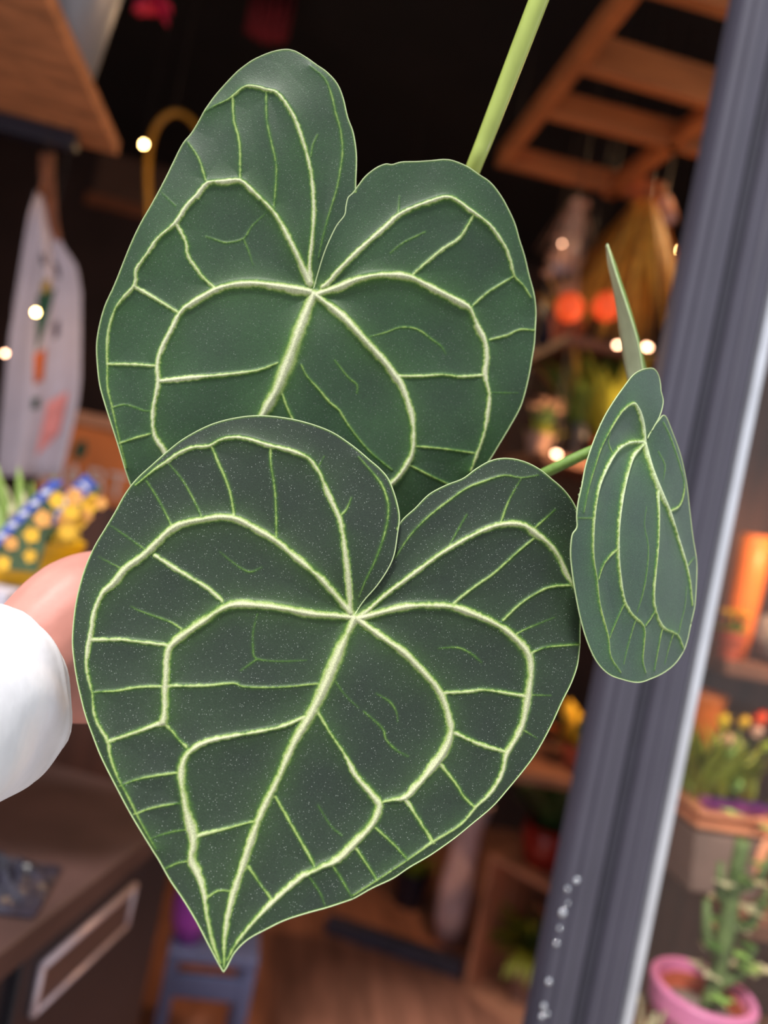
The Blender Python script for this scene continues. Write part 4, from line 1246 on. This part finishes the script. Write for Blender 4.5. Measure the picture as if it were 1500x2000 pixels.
M_gold = mat('dried golden grass', (206, 150, 58), 0.7, var=0.35, scale=40)
M_blush = mat('dusty pink bloom', (200, 156, 134), 0.7, var=0.25, scale=50)
M_orred = mat('orange red bloom', (226, 74, 34), 0.5, var=0.2, scale=40)
M_lant = mat('orange red paper with added glow', (236, 80, 34), 0.6, var=0.25, scale=30, emit=0.55)  # emission added to make the red lanterns brighter
M_yflow = mat('yellow bloom', (236, 190, 44), 0.6, var=0.15, scale=40)
M_peach = mat('peach bloom', (240, 180, 150), 0.6, var=0.15, scale=40)
M_cact = mat('grey green cactus', (98, 110, 62), 0.7, var=0.35, scale=50, bump=0.4)
M_cream = mat('cream dry leaf', (190, 174, 138), 0.7, var=0.25, scale=40)
M_mint = mat('minty variegated leaf', (130, 176, 128), 0.5, var=0.35, scale=60)
M_bottle = mat('white bottle', (168, 156, 176), 0.5, var=0.1)
M_navyb = mat('navy glaze', (28, 28, 46), 0.35, var=0.1)
M_stone = mat('grey gravel', (140, 128, 122), 0.9, var=0.45, scale=90, bump=0.8)
M_planter = mat('grey brown planter', (150, 116, 104), 0.8, var=0.12, scale=20)
M_ribbon = mat('salmon raffia', (236, 148, 106), 0.5, var=0.15, scale=40)
M_foil = mat('violet foil', (170, 96, 190), 0.25, metal=0.3, var=0.3, scale=60, bump=0.6)

# hanging pine grid
ZG = 2.33
grid = empty('pine_trellis', atz(1150, 200, ZG), 'orange lit pine grid hanging below the ceiling at upper right', 'frame')


def beam(a_, b_, w_, h_, name='beam', mt=None):
    A_ = atz(a_[0], a_[1], ZG); B_ = atz(b_[0], b_[1], ZG)
    d = B_ - A_; L_ = d.length
    rot = Matrix.Rotation(math.atan2(d.y, d.x), 3, 'Z')
    MB().box((A_ + B_) / 2 + Vector((0, 0, h_ / 2)), (L_, w_, h_), rot).build(name, mt or M_beam, grid, bevel=.003)


beam((1262, -40), (978, 328), .030, .045, 'rail')
beam((1405, 222), (1185, 388), .030, .040, 'rail')
beam((1140, 138), (1400, 215), .028, .068, 'slat')
beam((1068, 228), (1395, 312), .026, .055, 'slat')
beam((985, 325), (1290, 400), .026, .05, 'slat')
beam((1255, -20), (1460, 40), .028, .06, 'slat')
for a_ in ((1255, -20), (1000, 300), (1195, 375)):
    p = atz(a_[0], a_[1], ZG)
    MB().tube([Vector((p.x, p.y, ZG + .035)), Vector((p.x, p.y, ZC - .001))], .0018, 6).build('cord', M_wire, grid)

# plant rack behind the door post
ry = at(1110, 900, 2.0)
RX0, RX1, RY0, RY1 = at(1025, 900, 2.0).x, 1.45, ry.y - .12, ry.y + .2
zA = at(1110, 668, 1.95).z; zB = at(1100, 896, 1.95).z; zC_ = at(1120, 1515, 1.95).z
rack = empty('plant_rack', ((RX0 + RX1) / 2, (RY0 + RY1) / 2, 0), 'brown wooden plant rack with three shelves behind the door post', 'rack')
for z in (zA, zB, zC_):
    MB().box(((RX0 + RX1) / 2, (RY0 + RY1) / 2, z - .012), (RX1 - RX0, RY1 - RY0, .024)).build('shelf', M_rack, rack, bevel=.002)
for y in (RY0 + .015, RY1 - .015):
    MB().box((RX1 - .015, y, 1.08), (.03, .03, 2.16)).build('post', M_rack, rack, bevel=.002)
    MB().tube([Vector((RX0 + .015, y, zC_ - .02)), Vector((RX0 + .015, y, ZC - .001))], .003, 6).build('hanger', M_wire, rack)


def rx(px, z, y):
    """where the line of sight at photo column px and height z meets depth y"""
    lo, hi = -400.0, 2400.0
    for _ in range(40):
        mid = (lo + hi) / 2
        r = ray(px, mid); k = (y - CAM.y) / r.y
        zz = CAM.z + r.z * k
        if zz > z: lo = mid
        else: hi = mid
    return CAM.x + r.x * k


def potted(name, label, cat, x, y, z, r, h, potm, leaves, seed, group=None, rim=True):
    """leaves: list of (kind, material, count, length, width, droop, spread)"""
    t = empty(name, (x, y, z), label, cat, group)
    pr = [(r * .72, 0), (r * .96, h - .014), (r * 1.06, h - .014), (r * 1.08, h), (r * .96, h), (r * .9, h - .02)] if rim else [(r * .8, 0), (r, h * .6), (r * .96, h), (r * .88, h), (r * .9, h * .6)]
    MB().lathe((x, y, z), pr, 26).build('pot', potm, t, smooth=not rim)
    MB().lathe((x, y, z), [(r * .86, h - .03), (r * .88, h - .022), (r * .05, h - .016)], 18).build('soil', M_soil, t)
    rd = random.Random(seed)
    for kind, mt, cnt, ln, wd, dp, spd in leaves:
        if kind == 'leaf':
            for k in range(cnt):
                a_ = k * 2.399 + rd.uniform(-.3, .3)
                q = rd.uniform(.3, 1) * spd
                dv = Vector((math.cos(a_) * q, math.sin(a_) * q, 1))
                MB().blade((x + math.cos(a_) * r * .3, y + math.sin(a_) * r * .3, z + h - .02), dv, ln * rd.uniform(.7, 1.1), wd * rd.uniform(.8, 1.1), dp, 7).build('leaf', mt, t, smooth=True, thick=.0008)
        elif kind == 'mass':
            mb = MB()
            for k in range(cnt):
                a_ = k * 2.399 + rd.uniform(-.3, .3); q = rd.uniform(.05, 1) * spd
                dv = Vector((math.cos(a_) * q, math.sin(a_) * q, 1))
                mb.blade((x + math.cos(a_) * r * .6 * rd.random(), y + math.sin(a_) * r * .6 * rd.random(), z + h - .02), dv, ln * rd.uniform(.5, 1.1), wd * rd.uniform(.7, 1.2), dp, 5)
            mb.build('foliage', mt, t, smooth=True)
        elif kind == 'bloom':
            for k in range(cnt):
                a_ = k * 2.399 + seed; q = math.sqrt((k + .5) / cnt) * spd
                c = Vector((x + math.cos(a_) * q, y + math.sin(a_) * q, z + h + ln * rd.uniform(.75, 1.05)))
                mb = MB()
                for j in range(9):
                    b_ = j * 2 * math.pi / 9 + k
                    mb.blade(c, (math.cos(b_), math.sin(b_), .5), wd, wd * .7, .6, 4)
                mb.ball(c + Vector((0, 0, .002)), wd * .3, 8)
                bl = mb.build('bloom', mt, t, smooth=True)
                MB().tube([Vector((x, y, z + h - .02)), c], .0018, 6).build('stem', M_stemg, bl)
    return t


YR = (RY0 + RY1) / 2 - .03
# top shelf
potted('potted_plant', 'bushy green plant in a terracotta pot, top shelf of the rack', 'potted plant', rx(1100, zA, YR), YR, zA, .045, .07, M_terra, [('mass', M_gold, 60, .16, .016, 1.2, .7)], 2)
b = empty('bottle', (rx(1068, zA, YR + .05), YR + .05, zA), 'white topped navy bottle on the rack beside the upper leaf', 'bottle')
bx0 = b.location.x
MB().lathe((bx0, YR + .05, zA), [(.032, 0), (.034, .17), (.03, .19)], 22).build('body', M_navyb, b, smooth=True)
MB().lathe((bx0, YR + .05, zA), [(.03, .19), (.029, .29), (.024, .30)], 22).build('cap', M_bottle, b, smooth=True)
# hanging dried bunches
def bunch(name, label, cat, px, py0, py1, d, mt, cnt, spread, wd, seed, blobs=0, bm=None, bsz=.012):
    top = at(px, py0, d); bot = at(px, py1, d)
    t = empty(name, (top.x, top.y, ZG if False else top.z), label, cat)
    rd = random.Random(seed)
    mb = MB()
    L_ = top.z - bot.z
    for k in range(cnt):
        a_ = rd.uniform(0, 6.28); q = spread * math.sqrt(rd.random())
        mb.blade((top.x + math.cos(a_) * q * .3, top.y + math.sin(a_) * q * .3, top.z), (math.cos(a_) * q * 2.2, math.sin(a_) * q * 2.2, -L_ * .8), L_ * rd.uniform(.5, 1.05), wd, .25, 6)
    mb.build('strands', mt, t, smooth=True)
    for k in range(blobs):
        a_ = rd.uniform(0, 6.28); f = rd.uniform(.05, 1); q = spread * (.3 + .8 * f) * math.sqrt(rd.random())
        c = Vector((top.x + math.cos(a_) * q, top.y + math.sin(a_) * q, top.z - L_ * f))
        mb = MB()
        for j in range(6):
            b_ = j * 1.047 + k
            mb.blade(c, (math.cos(b_), math.sin(b_), rd.uniform(-.5, .5)), bsz, bsz * .8, .3, 3)
        mb.ball(c, bsz * .4, 6)
        mb.build('bloom', bm, t, smooth=True)
    MB().tube([top, Vector((top.x, top.y, ZC - .001))], .0015, 6).build('cord', M_wire, t)
    return t


bunch('dried_bunch', 'golden dried grass bunch hanging beside the door post', 'dried flowers', 1262, 395, 710, 1.85, M_gold, 170, .085, .009, 5)
bunch('dried_bunch', 'dusty pink dried flower bunch hanging beside the white bottle', 'dried flowers', 1130, 385, 570, 1.78, M_blush, 40, .04, .006, 9, 26, M_blush, .02)
bunch('dried_bunch', 'small pale pink bunch hanging under the pine grid near the post', 'dried flowers', 1300, 380, 440, 1.95, M_blush, 20, .03, .006, 12, 10, M_bottle, .02)
# red lanterns
for px, py, r, lb in ((1112, 600, .030, 'orange red paper lantern with added glow, left of the young folded leaf'), (1185, 598, .030, 'darker orange lantern with added glow, behind the young folded leaf')):
    c = at(px, py, 1.66)
    t = empty('paper_lantern', c, lb, 'lantern')
    MB().lathe((c.x, c.y, c.z - r), [(r * .3, 0), (r * .75, r * .25), (r, r * .8), (r, r * 1.2), (r * .75, r * 1.75), (r * .3, r * 2)], 20).build('shade', M_lant, t, smooth=True)
    MB().tube([c + Vector((0, 0, r)), Vector((c.x, c.y, ZC - .001))], .001, 5).build('cord', M_wire, t)
# middle shelf
potted('potted_plant', 'leafy green plant with buff tips, middle shelf of the rack', 'potted plant', rx(1118, zB, YR), YR, zB, .036, .10, M_blackpot, [('mass', M_green, 60, .24, .034, .9, .8), ('mass', M_gold, 30, .27, .018, .8, .7)], 21)
potted('potted_plant', 'yellow green plant in a terracotta pot beside the slanted leaf', 'potted plant', rx(1180, zB, YR - .05), YR - .05, zB, .04, .07, M_orange, [('mass', M_ygreen, 80, .26, .032, .7, .7)], 23)
potted('potted_plant', 'dusty pink flowering plant at the end of the middle shelf', 'potted plant', rx(1048, zB, YR - .04), YR - .04, zB, .034, .05, M_planter, [('mass', M_ygreen, 20, .07, .02, .9, .9), ('bloom', M_blush, 11, .08, .022, 0, .04)], 25)
for px, py, d, r, mt, lb, sq in ((1087, 887, 1.7, .0050, M_bulb2, 'pinkish bulb glowing above the green petiole', (1.5, 1, .8)), (1264, 678, 1.65, .0052, M_bulb2, 'wide pinkish bulb right of the young folded leaf', (1.5, 1, .8)), (1206, 674, 1.65, .0042, M_bulb2, 'pinkish bulb left of the young folded leaf', (1.2, 1, 1)), (1331, 489, 1.6, .0046, M_bulb, 'bright yellow bulb beside the door post', (1, 1, 1.3)), (1098, 476, 1.7, .0022, M_bulb2, 'faint bulb between bottle and pink dried flowers', (1, 1, 1))):
    fairy(px, py, d, r, lb, mt, watt=0.07 if mt is M_bulb else 0.05, sq=sq)
# lower shelf
potted('potted_plant', 'yellow and salmon leaved plant on the lowest rack shelf', 'potted plant', rx(1120, zC_, YR), YR, zC_, .04, .06, M_terra, [('leaf', M_yflow, 7, .15, .05, .9, .9), ('leaf', M_orange, 5, .14, .04, 1.4, 1.2), ('mass', M_dgreen, 24, .12, .03, 1.4, 1.0)], 31)
potted('potted_plant', 'brick red pot with brown foliage below the green petiole', 'potted plant', rx(1110, zC_, YR + .06) + .16, YR + .06, zC_, .05, .1, M_terra, [('mass', M_terra, 30, .2, .03, .5, .5)], 33)

# crate with a trailing plant, red pot on top
cc = atz(903, 1935, 0.0)
ztop = None
r_ = ray(958, 1668); k_ = (Vector((cc.x, cc.y, 0)) - CAM).dot(FWD); ztop = (CAM + r_ * k_).z
e1 = Vector((.618, -.786, 0)); e2 = Vector((.786, .618, 0))
cw, cdp, ch = .46, .30, ztop
Rc = Matrix(((e1.x, e2.x, 0), (e1.y, e2.y, 0), (0, 0, 1)))
crate = empty('wooden_crate', cc + e1 * cw / 2 + e2 * cdp / 2, 'rough pine crate standing on its side on the floor, by the door post', 'crate')


def cbox(name, l0, l1, mt=M_crate):
    l0, l1 = Vector(l0), Vector(l1)
    c = (l0 + l1) / 2
    MB().box(Vector((cc.x, cc.y, 0)) + e1 * c.x + e2 * c.y + Vector((0, 0, c.z)), tuple(l1 - l0), Rc).build(name, mt, crate, bevel=.002)


th = .016
cbox('board', (0, 0, 0), (cw, cdp * .48, th)); cbox('board', (0, cdp * .52, 0), (cw, cdp, th))
cbox('board', (0, 0, ch - th), (cw, cdp * .48, ch)); cbox('board', (0, cdp * .52, ch - th), (cw, cdp, ch))
for x0, x1 in ((0, th), (cw - th, cw)):
    cbox('board', (x0, 0.0, th), (x1, cdp * .48, ch - th)); cbox('board', (x0, cdp * .52, th), (x1, cdp, ch - th))
for q in range(4):
    cbox('slat', (th, cdp - .010, th + q * (ch - 2 * th) / 4 + .006), (cw - th, cdp, th + (q + 1) * (ch - 2 * th) / 4 - .006), M_rack)
ic = Vector((cc.x, cc.y, th)) + e1 * (cw * .30) + e2 * (cdp * .42)
potted('potted_plant', 'yellow green trailing plant inside the wooden crate', 'potted plant', ic.x, ic.y, th + .001, .055, .16, M_planter, [('mass', M_ygreen, 46, .20, .028, 2.4, 1.1), ('mass', M_dgreen, 24, .17, .028, 1.6, .9)], 41)
tc_ = Vector((cc.x, cc.y, ch)) + e1 * (cw * .27) + e2 * (cdp * .40)
potted('potted_plant', 'glossy red pot with broad dark green leaves, on top of the crate', 'potted plant', tc_.x, tc_.y, ch + .001, .085, .13, M_redpot, [('leaf', M_dgreen, 13, .30, .085, .9, .7), ('mass', M_dgreen, 20, .24, .03, 1.1, .8)], 43, rim=False)
# pale wrapped vase on the floor
M_vase = mat('pale pink wrapping', (226, 188, 190), 0.35, var=0.3, scale=30, stretch=(1, 1, .4), bump=0.4)
vc = atz(872, 1835, 0.0)
v_ = empty('vase', vc, 'tall pale pink wrapped vase standing left of the crate', 'vase')
MB().lathe(vc, [(.045, 0), (.06, .10), (.062, .2), (.05, .30), (.052, .42), (.066, .50), (.062, .50), (.045, .40), (.03, .3)], 26).build('body', M_vase, v_, smooth=True)
# dark floor rail and small pot
la, lb_ = atz(640, 1800, .03), atz(905, 1890, .03)
d_ = lb_ - la
tag(MB().box((la + lb_) / 2 - Vector((0, 0, .004)), (d_.length, .05, .052), Matrix.Rotation(math.atan2(d_.y, d_.x), 3, 'Z')).build('floor_rail', mat('scuffed blue black metal', (62, 58, 74), 0.4, var=0.4, scale=30), bevel=.004), 'scuffed blue black metal rail lying on the floor', 'rail')
sp_ = atz(795, 1765, 0.0)
potted('potted_plant', 'small navy pot with a red bloom standing on the floor', 'potted plant', sp_.x, sp_.y, 0.001, .07, .13, M_navyb, [('mass', M_ygreen, 20, .12, .035, .8, 1.0), ('bloom', M_redpot, 2, .04, .03, 0, .05)], 51)

# ------------------------------------------------------------------ behind the glass
GY = PY + .30
zP = at(1370, 1752, 1.22).z; zO = at(1440, 1292, 1.35).z
gr = empty('window_display', (PX + .62, GY + .14, 0), 'brown two-tier window display stand behind the glass', 'stand')
gxa, gxb = (PX + W) / PY * (GY + .28) - .05, PX + 1.05
for z, y0, y1 in ((zP, GY - .06, GY + .30), (zO, GY + .12, GY + .34)):
    MB().box(((gxa + gxb) / 2, (y0 + y1) / 2, z - .013), (gxb - gxa, y1 - y0, .026)).build('shelf', M_rack, gr, bevel=.002)
for x in (gxa + .02, gxb - .02):
    MB().box((x, GY + .32, 1.0), (.04, .03, 2.0)).build('post', M_rack, gr, bevel=.002)
MB().box(((gxa + gxb) / 2, GY + .37, 1.0), (gxb - gxa, .012, 2.0)).build('back_panel', M_cab, gr)
# upper tier: tall orange vase with yellow bloom, terracotta pot below it
yo = GY + .2
x0 = rx(1452, zO + .10, yo)
t = empty('vase', (x0, yo, zO), 'tall bright orange vase behind the glass, right of the post', 'vase')
MB().lathe((x0, yo, zO), [(.022, 0), (.026, .05), (.029, .16), (.031, .225), (.026, .23), (.024, .16)], 24).build('body', M_orange, t, smooth=True)
potted('potted_plant', 'little yellow flowering pot in front of the orange vase', 'potted plant', rx(1432, zO + .05, yo - .055), yo - .055, zO, .022, .05, M_terra, [('mass', M_ygreen, 16, .05, .02, .8, .9), ('bloom', M_yflow, 5, .03, .018, 0, .02)], 61)
x1 = rx(1492, zO - .02, yo - .02)
t = empty('stone_ball', (x1 + .02, yo - .02, zO), 'pale grey round stone pot at the right edge', 'pot')
MB().lathe((x1 + .02, yo - .02, zO), [(.02, 0), (.04, .02), (.05, .05), (.04, .085), (.025, .09), (.024, .08)], 24).build('body', M_stone, t, smooth=True)
# lower tier: planter with flowers, ribbon and foil
yp = GY + .07
x0 = rx(1385, zP + .05, yp)
hp_ = at(1360, 1625, 1.22).z - zP
t = empty('planter_box', (x0, yp, zP), 'grey brown planter of mixed flowers tied with a salmon raffia bow', 'planter')
mb = MB()
wv, dv_ = .13, .12
mb.add([(x0 - wv * .42, yp - dv_ * .42, zP), (x0 + wv * .5, yp - dv_ * .42, zP), (x0 + wv * .5, yp + dv_ * .42, zP), (x0 - wv * .42, yp + dv_ * .42, zP),
        (x0 - wv * .55, yp - dv_ * .5, zP + hp_), (x0 + wv * .62, yp - dv_ * .5, zP + hp_), (x0 + wv * .62, yp + dv_ * .5, zP + hp_), (x0 - wv * .55, yp + dv_ * .5, zP + hp_)],
       [(3, 2, 1, 0), (4, 5, 6, 7), (0, 1, 5, 4), (1, 2, 6, 5), (2, 3, 7, 6), (3, 0, 4, 7)])
mb.build('box', M_planter, t, bevel=.003)
zr = zP + hp_
for k, (dz, mt, tk) in enumerate(((.012, M_ribbon, .010), (.030, M_ribbon, .007))):
    MB().box((x0 + .005, yp, zr + dz), (wv * 1.22, dv_ * 1.06, tk)).build('raffia_band', mt, t, bevel=.003)
bc = Vector((x0 + .055, yp - dv_ * .54, zr + .02))
for a_, ln in ((2.6, .05), (.5, .05), (-1.9, .085), (-1.2, .09)):
    MB().blade(bc, (math.cos(a_), -.25, math.sin(a_)), ln, .022, .3, 5, side=Vector((-math.sin(a_), 0, math.cos(a_)))).build('bow_loop', M_ribbon, t, smooth=True, thick=.001)
MB().ball(bc, .011, 10).build('bow_knot', M_ribbon, t, smooth=True)
mb = MB(); rd = random.Random(8)
for k in range(26):
    a_ = k * .2417; mb.blade((x0 + (k - 13) * .004, yp - .045, zr + .034), (rd.uniform(-.6, .6), -.5, .9), .035, .03, .4, 3)
mb.build('foil_frill', M_foil, t, smooth=True)
mb = MB()
for k in range(70):
    mb.blade((x0 + rd.uniform(-.05, .06), yp + rd.uniform(-.03, .04), zr + .03), (rd.uniform(-.5, .5), rd.uniform(-.5, .5), 1), rd.uniform(.07, .15), .02, .6, 5)
mb.build('foliage', M_ygreen, t, smooth=True)
for k, (px, py, mt, sz) in enumerate(((1411, 1405, M_yflow, .017), (1419, 1443, M_peach, .015), (1452, 1408, M_cardy, .014), (1484, 1402, M_orred, .018), (1478, 1425, M_peach, .015), (1496, 1455, M_ygreen, .015), (1440, 1530, M_shoot, .016), (1428, 1470, M_shoot, .015))):
    r = ray(px, py); c = CAM + r * ((yp - .03 - CAM.y) / r.y)
    mb = MB()
    for j in range(8):
        b_ = j * .785
        mb.blade(c, (math.cos(b_), -.6, math.sin(b_)), sz, sz * .8, .2, 3)
    mb.ball(c - Vector((0, .004, 0)), sz * .55, 8)
    bl = mb.build('bloom', mt, t, smooth=True)
    MB().tube([c, Vector((c.x, yp, zr + .03))], .0015, 5).build('stem', M_stemg, bl)
# tall orange pot standing behind the planter
yq = GY + .19
x2 = rx(1380, zP + .3, yq)
hq = at(1390, 1372, 1.3).z - zP
t = empty('vase', (x2, yq, zP), 'tall orange pot behind the raffia planter, beside the post', 'vase')
MB().lathe((x2, yq, zP), [(.030, 0), (.034, hq * .5), (.038, hq - .01), (.04, hq), (.034, hq), (.03, hq * .5)], 26).build('body', M_orange, t, smooth=True)
# right part of the lower tier
potted('potted_plant', 'terracotta pot with buff foliage and violet flowers at the right edge', 'potted plant', rx(1500, zP + .1, yp) + .05, yp, zP, .04, .09, M_terra, [('mass', M_cream, 24, .12, .022, .9, .6), ('bloom', M_foil, 4, .05, .02, 0, .03)], 71)

# low table with the pink pot and cactus
gp = at(1380, 1900, 1.04)
zt_ = at(1380, 2080, 1.04).z
tb = empty('low_table', (gp.x + .1, gp.y, 0), 'brown low table behind the glass under the pink pot', 'table')
MB().box((gp.x + .14, gp.y + .01, zt_ - .012), (.52, .22, .024)).build('top', M_rack, tb, bevel=.002)
for sx in (-1, 1):
    for sy in (-1, 1):
        MB().box((gp.x + .14 + sx * .24, gp.y + .01 + sy * .09, (zt_ - .024) / 2), (.03, .03, zt_ - .024)).build('leg', M_rack, tb, bevel=.002)
hpk = at(1380, 1885, 1.10).z - zt_
t = empty('cactus_pot', (gp.x, gp.y, zt_), 'pink plastic pot of gravel with a branching grey green cactus, lower right', 'potted plant')
R_ = .066
MB().lathe((gp.x, gp.y, zt_), [(R_ * .74, 0), (R_ * .95, hpk - .03), (R_ * 1.02, hpk - .03), (R_ * 1.06, hpk - .003), (R_ * 1.03, hpk), (R_ * .90, hpk), (R_ * .86, hpk - .03), (R_ * .8, .02)], 40).build('pot', M_pink, t, smooth=False)
MB().lathe((gp.x, gp.y, zt_), [(R_ * .84, hpk - .075), (R_ * .87, hpk - .035), (R_ * .80, hpk - .012), (R_ * .78, hpk - .014), (R_ * .8, hpk - .04)], 32).build('inner_pot', M_terra, t, smooth=True)
MB().lathe((gp.x, gp.y, zt_), [(R_ * .80, hpk - .05), (R_ * .82, hpk - .035), (R_ * .02, hpk - .030)], 24).build('gravel', M_stone, t, smooth=True)
rd = random.Random(14)
base = Vector((gp.x + .012, gp.y, zt_ + hpk - .034))
topc = at(1452, 1640, 1.06)
trunk = [base, base.lerp(topc, .35) + Vector((.004, 0, 0)), base.lerp(topc, .7), topc]
MB().tube([Vector(p) for p in crom([tuple(p) for p in trunk], 5)], [.0115] * 10 + [.010] * 6, 10).build('stem', M_cact, t, smooth=True)
for f, dx, dz, r in ((.15, .05, .06, .008), (.32, -.034, .075, .008), (.45, .055, .07, .007), (.6, -.026, .06, .007), (.7, .05, .06, .007)):
    p = base.lerp(topc, f)
    MB().tube([p, p + Vector((dx * .7, 0, dz * .3)), p + Vector((dx, 0, dz))], [r, r, r * .6], 8).build('arm', M_cact, t, smooth=True)
for k in range(34):
    f = rd.uniform(.05, 1.0); p = base.lerp(topc, f) + Vector((rd.uniform(-.035, .06), rd.uniform(-.03, .02), rd.uniform(-.02, .03)))
    mb = MB()
    for j in range(4):
        b_ = j * 1.57 + k
        mb.blade(p, (math.cos(b_), math.sin(b_), .4), rd.uniform(.012, .02), .011, .5, 3)
    mb.build('leaf', (M_cream, M_green, M_cream, M_shoot)[k % 4], t, smooth=True)
potted('potted_plant', 'small minty variegated plant in front of the pink pot, bottom right corner', 'potted plant', gp.x + .095, gp.y - .055, zt_, .032, .055, M_terra, [('mass', M_mint, 46, .06, .024, 1.2, 1.1)], 81)
potted('potted_plant', 'small spiky plant between the pink pot and the post', 'potted plant', gp.x - .085, gp.y - .03, zt_, .03, .05, M_terra, [('mass', M_cream, 16, .07, .01, .5, .9)], 83)

# fill lamps added out of view to warm and brighten the shop
def fill_pendant(px, py, d, watt, label):
    lp = at(px, py, d)
    lamp = empty('added_fill_lamp', (lp.x, lp.y, ZC - .001), label, 'lamp')
    MB().tube([lp + Vector((0, 0, .05)), Vector((lp.x, lp.y, ZC - .001))], .002, 6).build('cord', M_wire, lamp)
    MB().lathe((lp.x, lp.y, lp.z), [(.09, -.04), (.05, .03), (.02, .06), (.018, .058), (.048, .028), (.088, -.04)], 24).build('shade', M_blackpot, lamp, smooth=True)
    MB().ball((lp.x, lp.y, lp.z - .02), .022, 12).build('bulb', mat('pendant bulb', (255, 190, 110), emit=25, var=.02), lamp, smooth=True)
    ld = bpy.data.lights.new('added_fill_glow', 'POINT'); ld.energy = watt; ld.color = (1, .60, .29); ld.shadow_soft_size = .03
    lo = bpy.data.objects.new('added_fill_glow', ld); col.objects.link(lo); lo.parent = lamp
    lo.location = (0, 0, lp.z - .06 - (ZC - .001))


fill_pendant(1462, 300, 1.95, 13, 'unseen warm lamp added behind the door post to brighten the shop')
fill_pendant(1420, 790, 1.78, 34, 'unseen warm lamp added low behind the door post to brighten the rack')
fill_pendant(760, 560, 2.5, 8, 'unseen warm lamp added behind the upper leaf to brighten the shop')
fill_pendant(1680, 980, 1.22, 5, 'unseen warm lamp added beyond the right edge to brighten the window display')
